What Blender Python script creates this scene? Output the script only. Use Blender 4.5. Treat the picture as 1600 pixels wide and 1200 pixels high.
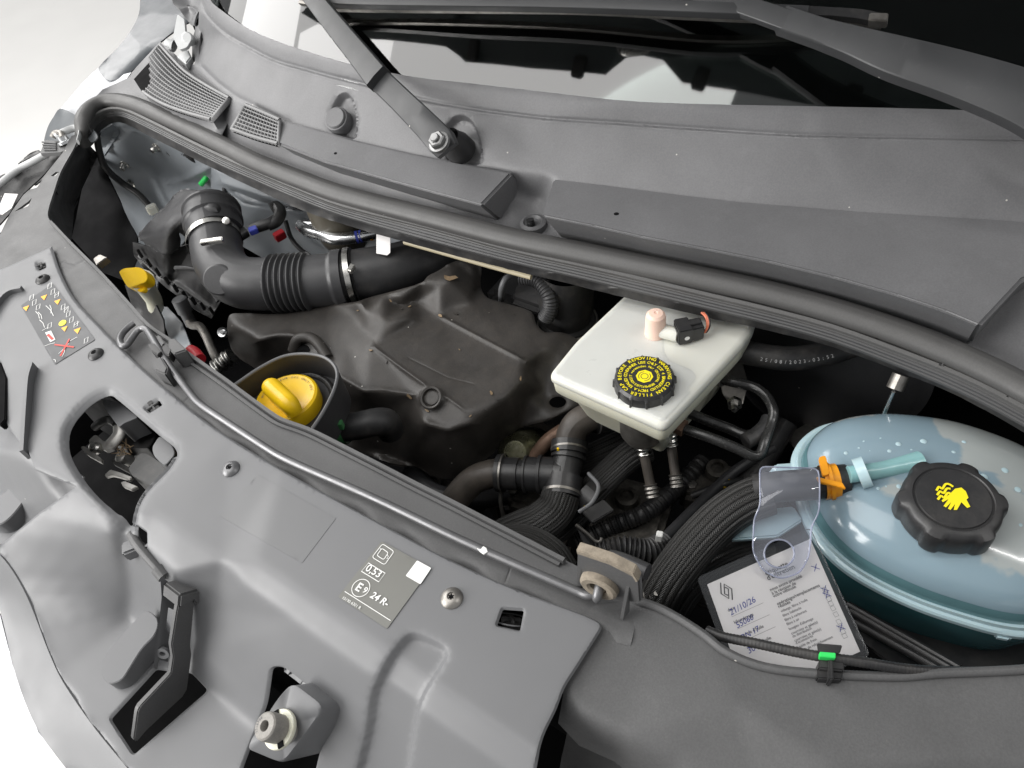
import bpy, bmesh, math, random
import numpy as np
from mathutils import Vector, Matrix, geometry

random.seed(7); np.random.seed(7)
scene = bpy.context.scene
for o in list(bpy.data.objects):
    bpy.data.objects.remove(o)
COL = scene.collection

# ---------------------------------------------------------------- camera
# world axes: x = towards the rear of the van, y = towards its right-hand wing, z = up; heights in
# this file are given relative to the brake reservoir lid, LID metres above the floor
LID = 1.05
FPX = 1150.0
CAM_H = 0.55
ROT = np.array([[0.5520336754217618, 0.6743649944466228, -0.4903984864019742],
                [-0.8236064620127284, 0.34921545066703913, -0.4469015157126824],
                [-0.1301200097264711, 0.6506000486323554, 0.7481900559272088]])
EYE = np.array([0.0, 0.0, CAM_H + LID])
cam_data = bpy.data.cameras.new('camera')
cam = bpy.data.objects.new('camera', cam_data); COL.objects.link(cam)
m4 = Matrix.Identity(4)
for i in range(3):
    for j in range(3):
        m4[i][j] = ROT[i][j]
    m4[i][3] = EYE[i]
cam.matrix_world = m4
cam_data.sensor_width = 36.0
cam_data.lens = FPX / 1600.0 * 36.0
cam_data.clip_start = 0.02
cam_data.clip_end = 200
scene.camera = cam

# ---------------------------------------------------------------- light
world = bpy.data.worlds.new('World'); scene.world = world; world.use_nodes = True
bg = world.node_tree.nodes['Background']
bg.inputs[0].default_value = (0.985, 0.99, 1.0, 1)
bg.inputs[1].default_value = 0.37

def area_lamp(name, loc, target, sx, sy, power, col=(1, 0.985, 0.965)):
    d = bpy.data.lights.new(name, 'AREA'); d.shape = 'RECTANGLE'
    d.size, d.size_y, d.energy, d.color = sx, sy, power, col
    o = bpy.data.objects.new(name, d); COL.objects.link(o)
    o.location = loc
    o.rotation_euler = (Vector(target) - Vector(loc)).to_track_quat('-Z', 'Y').to_euler()
    return o
area_lamp('ceiling_softbox', (-0.42, 2.1, LID + 2.1), (-0.42, 2.1, 0), 1.6, 3.6, 62)
area_lamp('side_softbox', (0.3, 3.7, LID + 1.9), (0.1, 0.7, LID), 3.0, 2.4, 62)
area_lamp('front_fill', (-2.0, 2.2, LID + 1.05), (0.1, 0.6, LID), 1.8, 1.6, 118)  # added fill from an unseen source, brightens the front faces
area_lamp('far_floor_fill', (1.2, 6.2, LID + 2.4), (1.2, 6.2, 0), 4.0, 3.4, 150)  # added and unseen: whitens the far floor, gives sheen at left
area_lamp('strip_lamp', (0.75, -1.2, LID + 1.9), (0.4, 0, LID), 0.06, 1.3, 10)

vs = scene.view_settings
vs.view_transform = 'Standard'; vs.look = 'None'; vs.gamma = 1.0; vs.exposure = 0.0
vs.use_curve_mapping = False
scene.render.engine = 'CYCLES'

# ---------------------------------------------------------------- pixel rays -> points
def ray(px, py):
    return ROT @ np.array([px - 800.0, 600.0 - py, -FPX])
def W(px, py, z):
    d = ray(px, py); return Vector(EYE + d * ((z + LID - EYE[2]) / d[2]))
def WX(px, py, x):
    d = ray(px, py); return Vector(EYE + d * ((x - EYE[0]) / d[0]))
def WY(px, py, y):
    d = ray(px, py); return Vector(EYE + d * ((y - EYE[1]) / d[1]))
def L(x, y, z):
    return Vector((x, y, z + LID))
def P(t):
    if isinstance(t, Vector): return t
    if t[0] == 'w': return L(*t[1:4])
    if len(t) == 4: return WX(t[0], t[1], t[3]) if t[2] == 'x' else WY(t[0], t[1], t[3])
    return W(*t)
def proj(v):
    c = ROT.T @ (np.array(v) - EYE)
    return (800 + FPX * c[0] / -c[2], 600 - FPX * c[1] / -c[2])
def mpp(v):                       # metres per pixel at a point
    c = ROT.T @ (np.array(v) - EYE); return -c[2] / FPX
def onplane(px, py, p0, n):
    d = Vector(ray(px, py)); e = Vector(EYE)
    return e + d * ((p0 - e).dot(n) / d.dot(n))

# ---------------------------------------------------------------- curve helpers
def cr(pts, n=6, closed=False):
    """Catmull-Rom through points (any dimension); a point given twice is a sharp corner."""
    a = [np.array(p, float) for p in pts]
    if closed:
        a = a
    out = []; N = len(a)
    rng = N if closed else N - 1
    for i in range(rng):
        p1, p2 = a[i % N], a[(i + 1) % N]
        if np.allclose(p1, p2): continue
        p0 = a[(i - 1) % N] if (closed or i > 0) else p1
        p3 = a[(i + 2) % N] if (closed or i + 2 < N) else p2
        sharp0, sharp3 = np.allclose(p0, p1), np.allclose(p3, p2)
        if sharp0: p0 = p1 - (p2 - p1)
        if sharp3: p3 = p2 + (p2 - p1)
        d = np.linalg.norm(p2 - p1)
        for k in range(n):
            t = k / n
            m1 = (p2 - p0) / 2; m2 = (p3 - p1) / 2
            for m in (m1, m2):
                l = np.linalg.norm(m)
                if l > d * 1.2: m *= d * 1.2 / l
            h = (2*t**3-3*t**2+1)*p1 + (t**3-2*t**2+t)*m1 + (-2*t**3+3*t**2)*p2 + (t**3-t**2)*m2
            out.append(h)
    if not closed: out.append(a[-1])
    return out
def dens(pts, step, closed=True):
    out = []; N = len(pts)
    for i in range(N if closed else N - 1):
        p, q = np.array(pts[i], float), np.array(pts[(i + 1) % N], float)
        k = max(1, int(math.ceil(np.linalg.norm(q - p) / step)))
        for j in range(k): out.append(p + (q - p) * j / k)
    if not closed: out.append(np.array(pts[-1], float))
    return out
def inpoly(q, poly):
    q = np.asarray(q); x, y = q[:, 0], q[:, 1]; r = np.zeros(len(q), bool)
    P_ = np.asarray(poly); j = len(P_) - 1
    for i in range(len(P_)):
        xi, yi, xj, yj = P_[i, 0], P_[i, 1], P_[j, 0], P_[j, 1]
        if yi != yj:
            c = ((yi > y) != (yj > y)) & (x < (xj - xi) * (y - yi) / (yj - yi) + xi); r ^= c
        j = i
    return r
def distpath(q, path, closed=True):
    q = np.asarray(q); P_ = np.asarray(path); d = np.full(len(q), 1e9)
    for i in range(len(P_) if closed else len(P_) - 1):
        a, b = P_[i], P_[(i + 1) % len(P_)]; ab = b - a; l = ab @ ab
        if l < 1e-12: continue
        t = np.clip(((q - a) @ ab) / l, 0, 1)
        d = np.minimum(d, np.linalg.norm(q - (a + t[:, None] * ab), axis=1))
    return d

# ---------------------------------------------------------------- objects
MAT = {}
def link(o): COL.objects.link(o); return o
def tag(o, label, cat, group=None, kind=None):
    if label: o['label'] = label
    if cat: o['category'] = cat
    if group: o['group'] = group
    if kind: o['kind'] = kind
    return o
def thing(name, loc, label, cat, group=None):
    o = link(bpy.data.objects.new(name, None)); o.location = loc; o.empty_display_size = 0.02
    return tag(o, label, cat, group)
def world_of(o):
    m = o.matrix_basis.copy()
    return m if o.parent is None else world_of(o.parent) @ o.matrix_parent_inverse @ m
def root_inv(parent):
    return world_of(parent).inverted()
def mesh_obj(name, verts, faces, mat, parent=None, sharp=38, uvs=None, flip=False, weld=False):
    me = bpy.data.meshes.new(name)
    me.from_pydata([tuple(v) for v in verts], [], [tuple(f) for f in faces])
    if uvs is not None:
        ul = me.uv_layers.new(name='UVMap')
        for lp in me.loops: ul.data[lp.index].uv = uvs[lp.vertex_index]
    bm = bmesh.new(); bm.from_mesh(me)
    if weld: bmesh.ops.remove_doubles(bm, verts=bm.verts, dist=1e-6)
    if flip is None: pass
    else: bmesh.ops.recalc_face_normals(bm, faces=bm.faces)
    bm.to_mesh(me); bm.free()
    for p in me.polygons: p.use_smooth = True
    if sharp: me.set_sharp_from_angle(angle=math.radians(sharp))
    if isinstance(mat, str): mat = MAT[mat]
    me.materials.append(mat)
    o = link(bpy.data.objects.new(name, me))
    if parent is not None:
        o.parent = parent; o.matrix_parent_inverse = root_inv(parent)
    return o
def share(name, src, parent, mtx):
    """another object with src's mesh, moved by mtx (world)"""
    o = link(bpy.data.objects.new(name, src.data)); o.parent = parent
    if parent is not None: o.matrix_parent_inverse = root_inv(parent)
    o.matrix_basis = mtx
    return o

def depth_grid(ctrl, edges, bbox, blur, g=4):
    """1/depth over the pixel grid: linear over a triangulation of control points (exact for planes), smoothed"""
    pts, w = [], []
    for c in ctrl:
        v = P(c); px, py = proj(v) if (isinstance(c, Vector) or c[0] == 'w') else (c[0], c[1])
        pts.append((px, py)); w.append(1.0 / (mpp(v) * FPX))
    pts = np.array(pts); w = np.array(w)
    x0, y0, x1, y1 = bbox
    pad = int(blur * 3) + 8
    x0 -= pad; y0 -= pad; x1 += pad; y1 += pad
    nx, ny = int((x1 - x0) / g) + 2, int((y1 - y0) / g) + 2
    gx, gy = np.meshgrid(x0 + np.arange(nx) * g, y0 + np.arange(ny) * g)
    Z = np.full((ny, nx), np.nan)
    cv, ce, cf, ov, oe, of = geometry.delaunay_2d_cdt([Vector(p) for p in pts], edges, [], 0, 1e-4)
    wv = [w[o[0]] if len(o) else None for o in ov]
    for i, t in enumerate(wv):
        if t is None:
            d = np.linalg.norm(pts - np.array(cv[i]), axis=1) + 1e-6
            k = np.argsort(d)[:4]; wv[i] = (w[k] / d[k]).sum() / (1 / d[k]).sum()
    for f in cf:
        a, b, c = [np.array(cv[i]) for i in f[:3]]; wa, wb, wc = [wv[i] for i in f[:3]]
        lo = np.floor((np.minimum(np.minimum(a, b), c) - (x0, y0)) / g).astype(int)
        hi = np.ceil((np.maximum(np.maximum(a, b), c) - (x0, y0)) / g).astype(int)
        i0, j0 = max(lo[0], 0), max(lo[1], 0); i1, j1 = min(hi[0] + 1, nx), min(hi[1] + 1, ny)
        if i1 <= i0 or j1 <= j0: continue
        X, Y = gx[j0:j1, i0:i1], gy[j0:j1, i0:i1]
        det = (b[1]-c[1])*(a[0]-c[0]) + (c[0]-b[0])*(a[1]-c[1])
        if abs(det) < 1e-9: continue
        u = ((b[1]-c[1])*(X-c[0]) + (c[0]-b[0])*(Y-c[1])) / det
        v = ((c[1]-a[1])*(X-c[0]) + (a[0]-c[0])*(Y-c[1])) / det
        ok = (u >= -1e-6) & (v >= -1e-6) & (u + v <= 1 + 1e-6)
        S = Z[j0:j1, i0:i1]; S[ok] = (u*wa + v*wb + (1-u-v)*wc)[ok]
    bad = np.isnan(Z)
    if bad.any():
        q = np.stack([gx[bad], gy[bad]], 1)
        D = np.linalg.norm(q[:, None] - pts[None], axis=2) + 1e-3
        k = np.argsort(D, axis=1)[:, :3]; dk = np.take_along_axis(D, k, 1) ** 2
        Z[bad] = (w[k] / dk).sum(1) / (1 / dk).sum(1)
    if blur > 0:
        r = int(max(1, round(blur * 2.5 / g))); ker = np.exp(-0.5 * (np.arange(-r, r+1) * g / blur) ** 2); ker /= ker.sum()
        Zp = np.pad(Z, ((0, 0), (r, r)), 'edge'); Z = sum(ker[i] * Zp[:, i:i+nx] for i in range(2*r+1))
        Zp = np.pad(Z, ((r, r), (0, 0)), 'edge'); Z = sum(ker[i] * Zp[i:i+ny] for i in range(2*r+1))
    def sample(q):
        fx = np.clip((q[:, 0] - x0) / g, 0, nx - 1.001); fy = np.clip((q[:, 1] - y0) / g, 0, ny - 1.001)
        i, j = fx.astype(int), fy.astype(int); u, v = fx - i, fy - j
        return Z[j, i]*(1-u)*(1-v) + Z[j, i+1]*u*(1-v) + Z[j+1, i]*(1-u)*v + Z[j+1, i+1]*u*v
    return sample

SHEETS = {}
def sheet(name, outline, ctrl, mat, parent=None, holes=(), blur=6, step=8, grooves=(), plateaus=(), roll=None,
          thick=0.0025, edges=(), sharp=40, lift=0.0):
    """A moulded shell: outline and holes in photo pixels, distances from the control points."""
    outline = dens([np.array(p[:2], float) for p in outline], step)
    holes = [dens([np.array(p[:2], float) for p in h], min(step, 5)) for h in holes]
    O = np.array(outline); bbox = (O[:, 0].min(), O[:, 1].min(), O[:, 0].max(), O[:, 1].max())
    samp = depth_grid(ctrl, list(edges), bbox, blur)
    gx, gy = np.meshgrid(np.arange(bbox[0], bbox[2], step), np.arange(bbox[1], bbox[3], step * 0.87))
    gx = gx + (np.arange(gx.shape[0]) % 2)[:, None] * step * 0.5
    q = np.stack([gx.ravel(), gy.ravel()], 1)
    extra = []
    for gr in grooves:
        path = np.array(dens(gr['path'], 3.5, gr.get('closed', False)))
        tn = np.gradient(path, axis=0); tn /= np.linalg.norm(tn, axis=1)[:, None] + 1e-9
        nn = np.stack([-tn[:, 1], tn[:, 0]], 1)
        for k in (-2, -1.4, -1, -0.6, -0.3, 0, 0.3, 0.6, 1, 1.4, 2): extra.append(path + nn * k * gr['w'])
    for pl in plateaus:
        path = np.array(dens(pl['poly'], 5)); nxt = np.roll(path, -1, 0) - np.roll(path, 1, 0)
        nn = np.stack([-nxt[:, 1], nxt[:, 0]], 1); nn /= np.linalg.norm(nn, axis=1)[:, None] + 1e-9
        for k in (-1, -0.6, -0.25, 0.25, 0.6, 1): extra.append(path + nn * k * pl['e'] * 0.5)
    if roll:
        for h in holes + [outline]:
            path = np.array(h); nxt = np.roll(path, -1, 0) - np.roll(path, 1, 0)
            nn = np.stack([-nxt[:, 1], nxt[:, 0]], 1); nn /= np.linalg.norm(nn, axis=1)[:, None] + 1e-9
            for k in (0.3, 0.65, 1.0):
                extra.append(path + nn * k * roll[0]); extra.append(path - nn * k * roll[0])
    keep = np.ones(len(q), bool)
    for gr in grooves: keep &= distpath(q, dens(gr['path'], 8, gr.get('closed', False)), gr.get('closed', False)) > gr['w'] * 2.0 + 1.5
    for pl in plateaus: keep &= distpath(q, pl['poly']) > pl['e'] * 0.5 + 1.5
    q = q[keep]
    if extra: 
        ex = np.concatenate(extra)
        q = np.concatenate([q, ex])
    ok = inpoly(q, outline)
    for h in holes: ok &= ~inpoly(q, h)
    q = q[ok]
    for h in [outline] + holes:
        q = q[distpath(q, h) > min(step, 5) * 0.35]
    # thin out near-duplicates
    key = np.round(q / 0.6).astype(int); _, ix = np.unique(key, axis=0, return_index=True); q = q[np.sort(ix)]
    verts = [Vector(p) for p in q]; ed = []
    for h in [outline] + holes:
        s = len(verts); verts += [Vector(p) for p in h]; n = len(h)
        ed += [(s + i, s + (i + 1) % n) for i in range(n)]
    cv, ce, cf, ov, oe, of = geometry.delaunay_2d_cdt(verts, ed, [], 0, 1e-3)
    cv = np.array([tuple(v) for v in cv])
    cf = np.array([f[:3] for f in cf])
    cen = cv[cf].mean(1); ok = inpoly(cen, outline)
    for h in holes: ok &= ~inpoly(cen, h)
    cf = cf[ok]
    used = np.unique(cf); mp = -np.ones(len(cv), int); mp[used] = np.arange(len(used)); cv = cv[used]; cf = mp[cf]
    w = samp(cv)
    d = np.stack([cv[:, 0] - 800, 600 - cv[:, 1], np.full(len(cv), -FPX)], 1) @ ROT.T
    X = EYE + d / (w[:, None] * FPX)
    def normals(X):
        fn = np.cross(X[cf[:, 1]] - X[cf[:, 0]], X[cf[:, 2]] - X[cf[:, 0]])
        s = np.sign((fn * (EYE - X[cf[:, 0]])).sum(1)); fn *= s[:, None]
        vn = np.zeros_like(X)
        for k in range(3): np.add.at(vn, cf[:, k], fn)
        return vn / (np.linalg.norm(vn, axis=1)[:, None] + 1e-12)
    N = normals(X)
    off = np.full(len(X), float(lift))
    for gr in grooves:
        dd = distpath(cv, dens(gr['path'], 8, gr.get('closed', False)), gr.get('closed', False)) / gr['w']
        off += -gr['d'] * np.exp(-dd ** 2 * 1.3)
    for pl in plateaus:
        sd = distpath(cv, pl['poly']) * np.where(inpoly(cv, pl['poly']), 1, -1)
        t = np.clip(sd / pl['e'] + 0.5, 0, 1); off += pl['h'] * (t * t * (3 - 2 * t))
    if grooves or plateaus:            # even out the relief over neighbouring points
        for _ in range(3):
            acc = off * 2.0; cnt_ = np.full(len(off), 2.0)
            for a_, b_ in ((0, 1), (1, 2), (2, 0)):
                np.add.at(acc, cf[:, a_], off[cf[:, b_]]); np.add.at(cnt_, cf[:, a_], 1); np.add.at(acc, cf[:, b_], off[cf[:, a_]]); np.add.at(cnt_, cf[:, b_], 1)
            off = acc / cnt_
    if roll:
        dm = np.full(len(X), 1e9)
        for h in holes + [outline]: dm = np.minimum(dm, distpath(cv, h))
        t = np.clip(1 - dm / roll[0], 0, 1); off -= roll[1] * (1 - np.sqrt(np.clip(1 - t * t, 0, 1)))
    X = X + N * off[:, None]
    N = normals(X)
    SHEETS[name] = (cv, X, N)
    # winding towards the camera
    fn = np.cross(X[cf[:, 1]] - X[cf[:, 0]], X[cf[:, 2]] - X[cf[:, 0]])
    fl = (fn * (EYE - X[cf[:, 0]])).sum(1) < 0
    cf[fl] = cf[fl][:, ::-1]
    n = len(X); verts = np.concatenate([X, X - N * thick]); faces = [tuple(f) for f in cf] + [tuple(f[::-1] + n) for f in cf]
    cnt = {}
    for f in cf:
        for a, b in ((f[0], f[1]), (f[1], f[2]), (f[2], f[0])): cnt[(a, b)] = 1
    for (a, b) in cnt:
        if (b, a) not in cnt: faces.append((b, a, a + n, b + n))
    return mesh_obj(name, verts, faces, mat, parent, sharp, flip=None)
def surf_at(name, px, py):
    cv, X, N = SHEETS[name]; d = ((cv - (px, py)) ** 2).sum(1); k = np.argsort(d)[:3]
    w = 1 / (d[k] + 1e-3); w /= w.sum()
    p, n = Vector((X[k] * w[:, None]).sum(0)), Vector((N[k] * w[:, None]).sum(0)).normalized()
    return onplane(px, py, p, n), n

def frames(pts):
    pts = [Vector(p) for p in pts]; T = []
    for i in range(len(pts)):
        t = pts[min(i + 1, len(pts) - 1)] - pts[max(i - 1, 0)]; T.append(t.normalized())
    up = Vector((0, 0, 1)) if abs(T[0].z) < 0.9 else Vector((1, 0, 0))
    n = (up - T[0] * up.dot(T[0])).normalized(); out = []
    for t in T:
        n = (n - t * n.dot(t)).normalized(); out.append((t, n, t.cross(n)))
    return out
def tube(name, pts, r, mat, parent=None, seg=16, n=6, sharp=50, cap=True, smooth=True, flat=None, up=None):
    """swept tube through points; r = radius, list per control point, or f(t 0..1, length) -> radius; flat = (rx, ry) factors"""
    raw = [P(p) for p in pts]
    c = [Vector(p) for p in (cr([tuple(p) for p in raw], n) if smooth else raw)]
    L_ = [0]
    for i in range(1, len(c)): L_.append(L_[-1] + (c[i] - c[i-1]).length)
    fr = frames(c); verts, faces, uvs = [], [], []
    for i, (p, (t, a, b)) in enumerate(zip(c, fr)):
        if up is not None:
            a = (Vector(up) - t * Vector(up).dot(t)).normalized(); b = t.cross(a)
        f = i / max(1, len(c) - 1)
        if callable(r): rr = r(f, L_[i])
        elif isinstance(r, (list, tuple)):
            k = f * (len(r) - 1); j = min(int(k), len(r) - 2); rr = r[j] + (r[j+1] - r[j]) * (k - j)
        else: rr = r
        for s in range(seg + 1):
            an = 2 * math.pi * s / seg
            fa, fb = flat if flat else (1, 1)
            verts.append(p + a * math.cos(an) * rr * fa + b * math.sin(an) * rr * fb)
            uvs.append((s / seg, L_[i]))
    m = seg + 1
    for i in range(len(c) - 1):
        for s in range(seg): faces.append((i*m+s, i*m+s+1, (i+1)*m+s+1, (i+1)*m+s))
    if cap:
        for i in (0, len(c) - 1):
            k = len(verts); verts.append(c[i]); uvs.append((0.5, L_[i]))
            for s in range(seg): faces.append((k, i*m+s, i*m+s+1))
    o = mesh_obj(name, verts, faces, mat, parent, sharp, uvs, weld=False, flip=False)
    return o
def resample(pts, n):
    c = [Vector(p) for p in cr([tuple(P(p)) for p in pts], 12)]
    L_ = [0.0]
    for i in range(1, len(c)): L_.append(L_[-1] + (c[i] - c[i-1]).length)
    out = []
    for k in range(n):
        s = L_[-1] * k / (n - 1); i = int(np.searchsorted(L_, s)); i = min(max(i, 1), len(c) - 1)
        f = (s - L_[i-1]) / max(1e-9, L_[i] - L_[i-1]); out.append(c[i-1].lerp(c[i], f))
    return out
def axisframe(axis, ref=None):
    z = Vector(axis).normalized(); ref = Vector(ref) if ref is not None else (Vector((1, 0, 0)) if abs(z.x) < 0.9 else Vector((0, 1, 0)))
    x = (ref - z * ref.dot(z)).normalized(); return x, z.cross(x), z
def lathe(name, prof, mat, parent, org, axis=(0, 0, 1), seg=40, lobes=None, sharp=35, ref=None):
    """profile [(r, h)] turned about an axis; lobes = f(angle, r, h) -> extra radius"""
    x, y, z = axisframe(axis, ref); verts, faces = [], []
    for (r, h) in prof:
        for s in range(seg):
            a = 2 * math.pi * s / seg; rr = r + (lobes(a, r, h) if lobes and r > 1e-6 else 0)
            verts.append(org + x * math.cos(a) * rr + y * math.sin(a) * rr + z * h)
    for i in range(len(prof) - 1):
        for s in range(seg):
            s2 = (s + 1) % seg; faces.append((i*seg+s, i*seg+s2, (i+1)*seg+s2, (i+1)*seg+s))
    return mesh_obj(name, verts, faces, mat, parent, sharp, weld=True)
def slab(name, top, down, mat, parent=None, bevel=0.0, seg=2, sharp=38):
    """solid with the polygon `top` (world points) and thickness vector `down`"""
    bm = bmesh.new(); top = [Vector(p) for p in top]; down = Vector(down)
    a = [bm.verts.new(p) for p in top]; b = [bm.verts.new(p + down) for p in top]
    f1 = bm.faces.new(a); bm.faces.new(b[::-1]); n = len(a)
    for i in range(n): bm.faces.new((a[(i+1) % n], a[i], b[i], b[(i+1) % n]))
    bmesh.ops.recalc_face_normals(bm, faces=bm.faces)
    if bevel:
        bmesh.ops.bevel(bm, geom=list(bm.edges), offset=bevel, segments=seg, affect='EDGES', clamp_overlap=True)
    me = bpy.data.meshes.new(name); bm.to_mesh(me); bm.free()
    for p in me.polygons: p.use_smooth = True
    me.set_sharp_from_angle(angle=math.radians(sharp))
    me.materials.append(MAT[mat] if isinstance(mat, str) else mat)
    o = link(bpy.data.objects.new(name, me))
    if parent is not None: o.parent = parent; o.matrix_parent_inverse = root_inv(parent)
    return o
def box(name, c, ax, ay, az, mat, parent=None, bevel=0.001):
    """box centred at c with half-axis vectors"""
    c, ax, ay, az = Vector(c), Vector(ax), Vector(ay), Vector(az)
    return slab(name, [c-ax-ay+az, c+ax-ay+az, c+ax+ay+az, c-ax+ay+az], -2 * az, mat, parent, bevel)
def loft(name, rings, mat, parent=None, cap=True, sharp=35):
    n = len(rings[0]); verts = [p for r in rings for p in r]; faces = []
    for i in range(len(rings) - 1):
        for s in range(n):
            s2 = (s + 1) % n; faces.append((i*n+s, i*n+s2, (i+1)*n+s2, (i+1)*n+s))
    if cap:
        for i in (0, len(rings) - 1):
            c = sum((Vector(p) for p in rings[i]), Vector()) / n; k = len(verts); verts.append(c)
            for s in range(n): faces.append((k, i*n+s, i*n+(s+1) % n))
    return mesh_obj(name, verts, faces, mat, parent, sharp)
def ribbon(name, pts, up, h, thick, mat, parent=None, n=6):
    """upright band along a path: height h along up"""
    c = [Vector(p) for p in cr([tuple(P(p)) for p in pts], n)]; up = Vector(up).normalized(); verts, faces = [], []
    for i, p in enumerate(c):
        t = (c[min(i+1, len(c)-1)] - c[max(i-1, 0)]).normalized(); s = t.cross(up).normalized() * thick / 2
        verts += [p - s, p + s, p + s - up * h, p - s - up * h]
    for i in range(len(c) - 1):
        for k in range(4): faces.append((i*4+k, i*4+(k+1) % 4, (i+1)*4+(k+1) % 4, (i+1)*4+k))
    faces += [(0, 1, 2, 3), tuple((len(c)-1)*4 + k for k in range(4))]
    return mesh_obj(name, verts, faces, mat, parent, 40)
def rounded(poly, r, n=4):
    """round the corners of a closed 2D/3D polygon"""
    out = []; N = len(poly); A = [np.array(p, float) for p in poly]
    for i in range(N):
        p, a, b = A[i], A[i-1], A[(i+1) % N]; da, db = a - p, b - p; la, lb = np.linalg.norm(da), np.linalg.norm(db)
        ra = min(r, la * 0.45, lb * 0.45); s, e = p + da / la * ra, p + db / lb * ra
        for k in range(n + 1):
            t = k / n; out.append((1-t)**2 * s + 2*t*(1-t) * p + t*t * e)
    return out
TEXTS = []
def text(s, org, xd, yd, size, mat, parent, name='lettering', align='LEFT', shear=0.0, bold=0.0, ext=0.00006):
    cu = bpy.data.curves.new(name, 'FONT'); cu.body = s; cu.size = size; cu.align_x = align; cu.shear = shear
    cu.offset = bold * size; cu.extrude = ext; cu.resolution_u = 3
    o = bpy.data.objects.new(name + '_curve', cu); COL.objects.link(o)
    xd = Vector(xd).normalized(); zd = xd.cross(Vector(yd)).normalized(); yd = zd.cross(xd)
    m = Matrix.Identity(4)
    for i in range(3): m[i][0], m[i][1], m[i][2], m[i][3] = xd[i], yd[i], zd[i], org[i]
    TEXTS.append((o, m, mat, parent, name))
def flush_texts():
    """turn the lettering curves into meshes, one mesh per parent, name and material"""
    bpy.context.view_layer.update(); dg = bpy.context.evaluated_depsgraph_get(); groups = {}
    for (o, m, mat, parent, name) in TEXTS:
        me = bpy.data.meshes.new_from_object(o.evaluated_get(dg)); me.transform(m)
        groups.setdefault((parent.name, name, mat), [parent, []])[1].append(me)
    for (pn, name, mat), (parent, meshes) in groups.items():
        V, F = [], []
        for me in meshes:
            s = len(V); V += [tuple(v.co) for v in me.vertices]; F += [tuple(i + s for i in p.vertices) for p in me.polygons]
            bpy.data.meshes.remove(me)
        if V: mesh_obj(name, V, F, mat, parent, sharp=30, flip=None)
    for t in TEXTS:
        cu = t[0].data; bpy.data.objects.remove(t[0]); bpy.data.curves.remove(cu)
    TEXTS.clear()
def stroke(name, pts, width, nrm, mat, parent, closed=False, h=0.00012):
    """a flat printed line through world points on a surface with normal nrm"""
    nrm = Vector(nrm).normalized(); pts = [Vector(p) for p in pts]; N = len(pts); V, F = [], []
    for i, p in enumerate(pts):
        a = pts[i-1] if (i > 0 or closed) else p; b = pts[(i+1) % N] if (i < N-1 or closed) else p
        s = (b - a).normalized().cross(nrm).normalized() * width / 2
        V += [p - s + nrm * h, p + s + nrm * h]
    for i in range(N if closed else N - 1):
        j = (i + 1) % N; F.append((2*i, 2*i+1, 2*j+1, 2*j))
    return V, F
def strokes(name, items, mat, parent):
    V, F = [], []
    for v, f in items:
        s = len(V); V += v; F += [tuple(i + s for i in q) for q in f]
    return mesh_obj(name, V, F, mat, parent, None, flip=None)
def poly_print(pts, nrm, h=0.00012):
    nrm = Vector(nrm).normalized(); return ([Vector(p) + nrm * h for p in pts], [tuple(range(len(pts)))])

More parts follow.
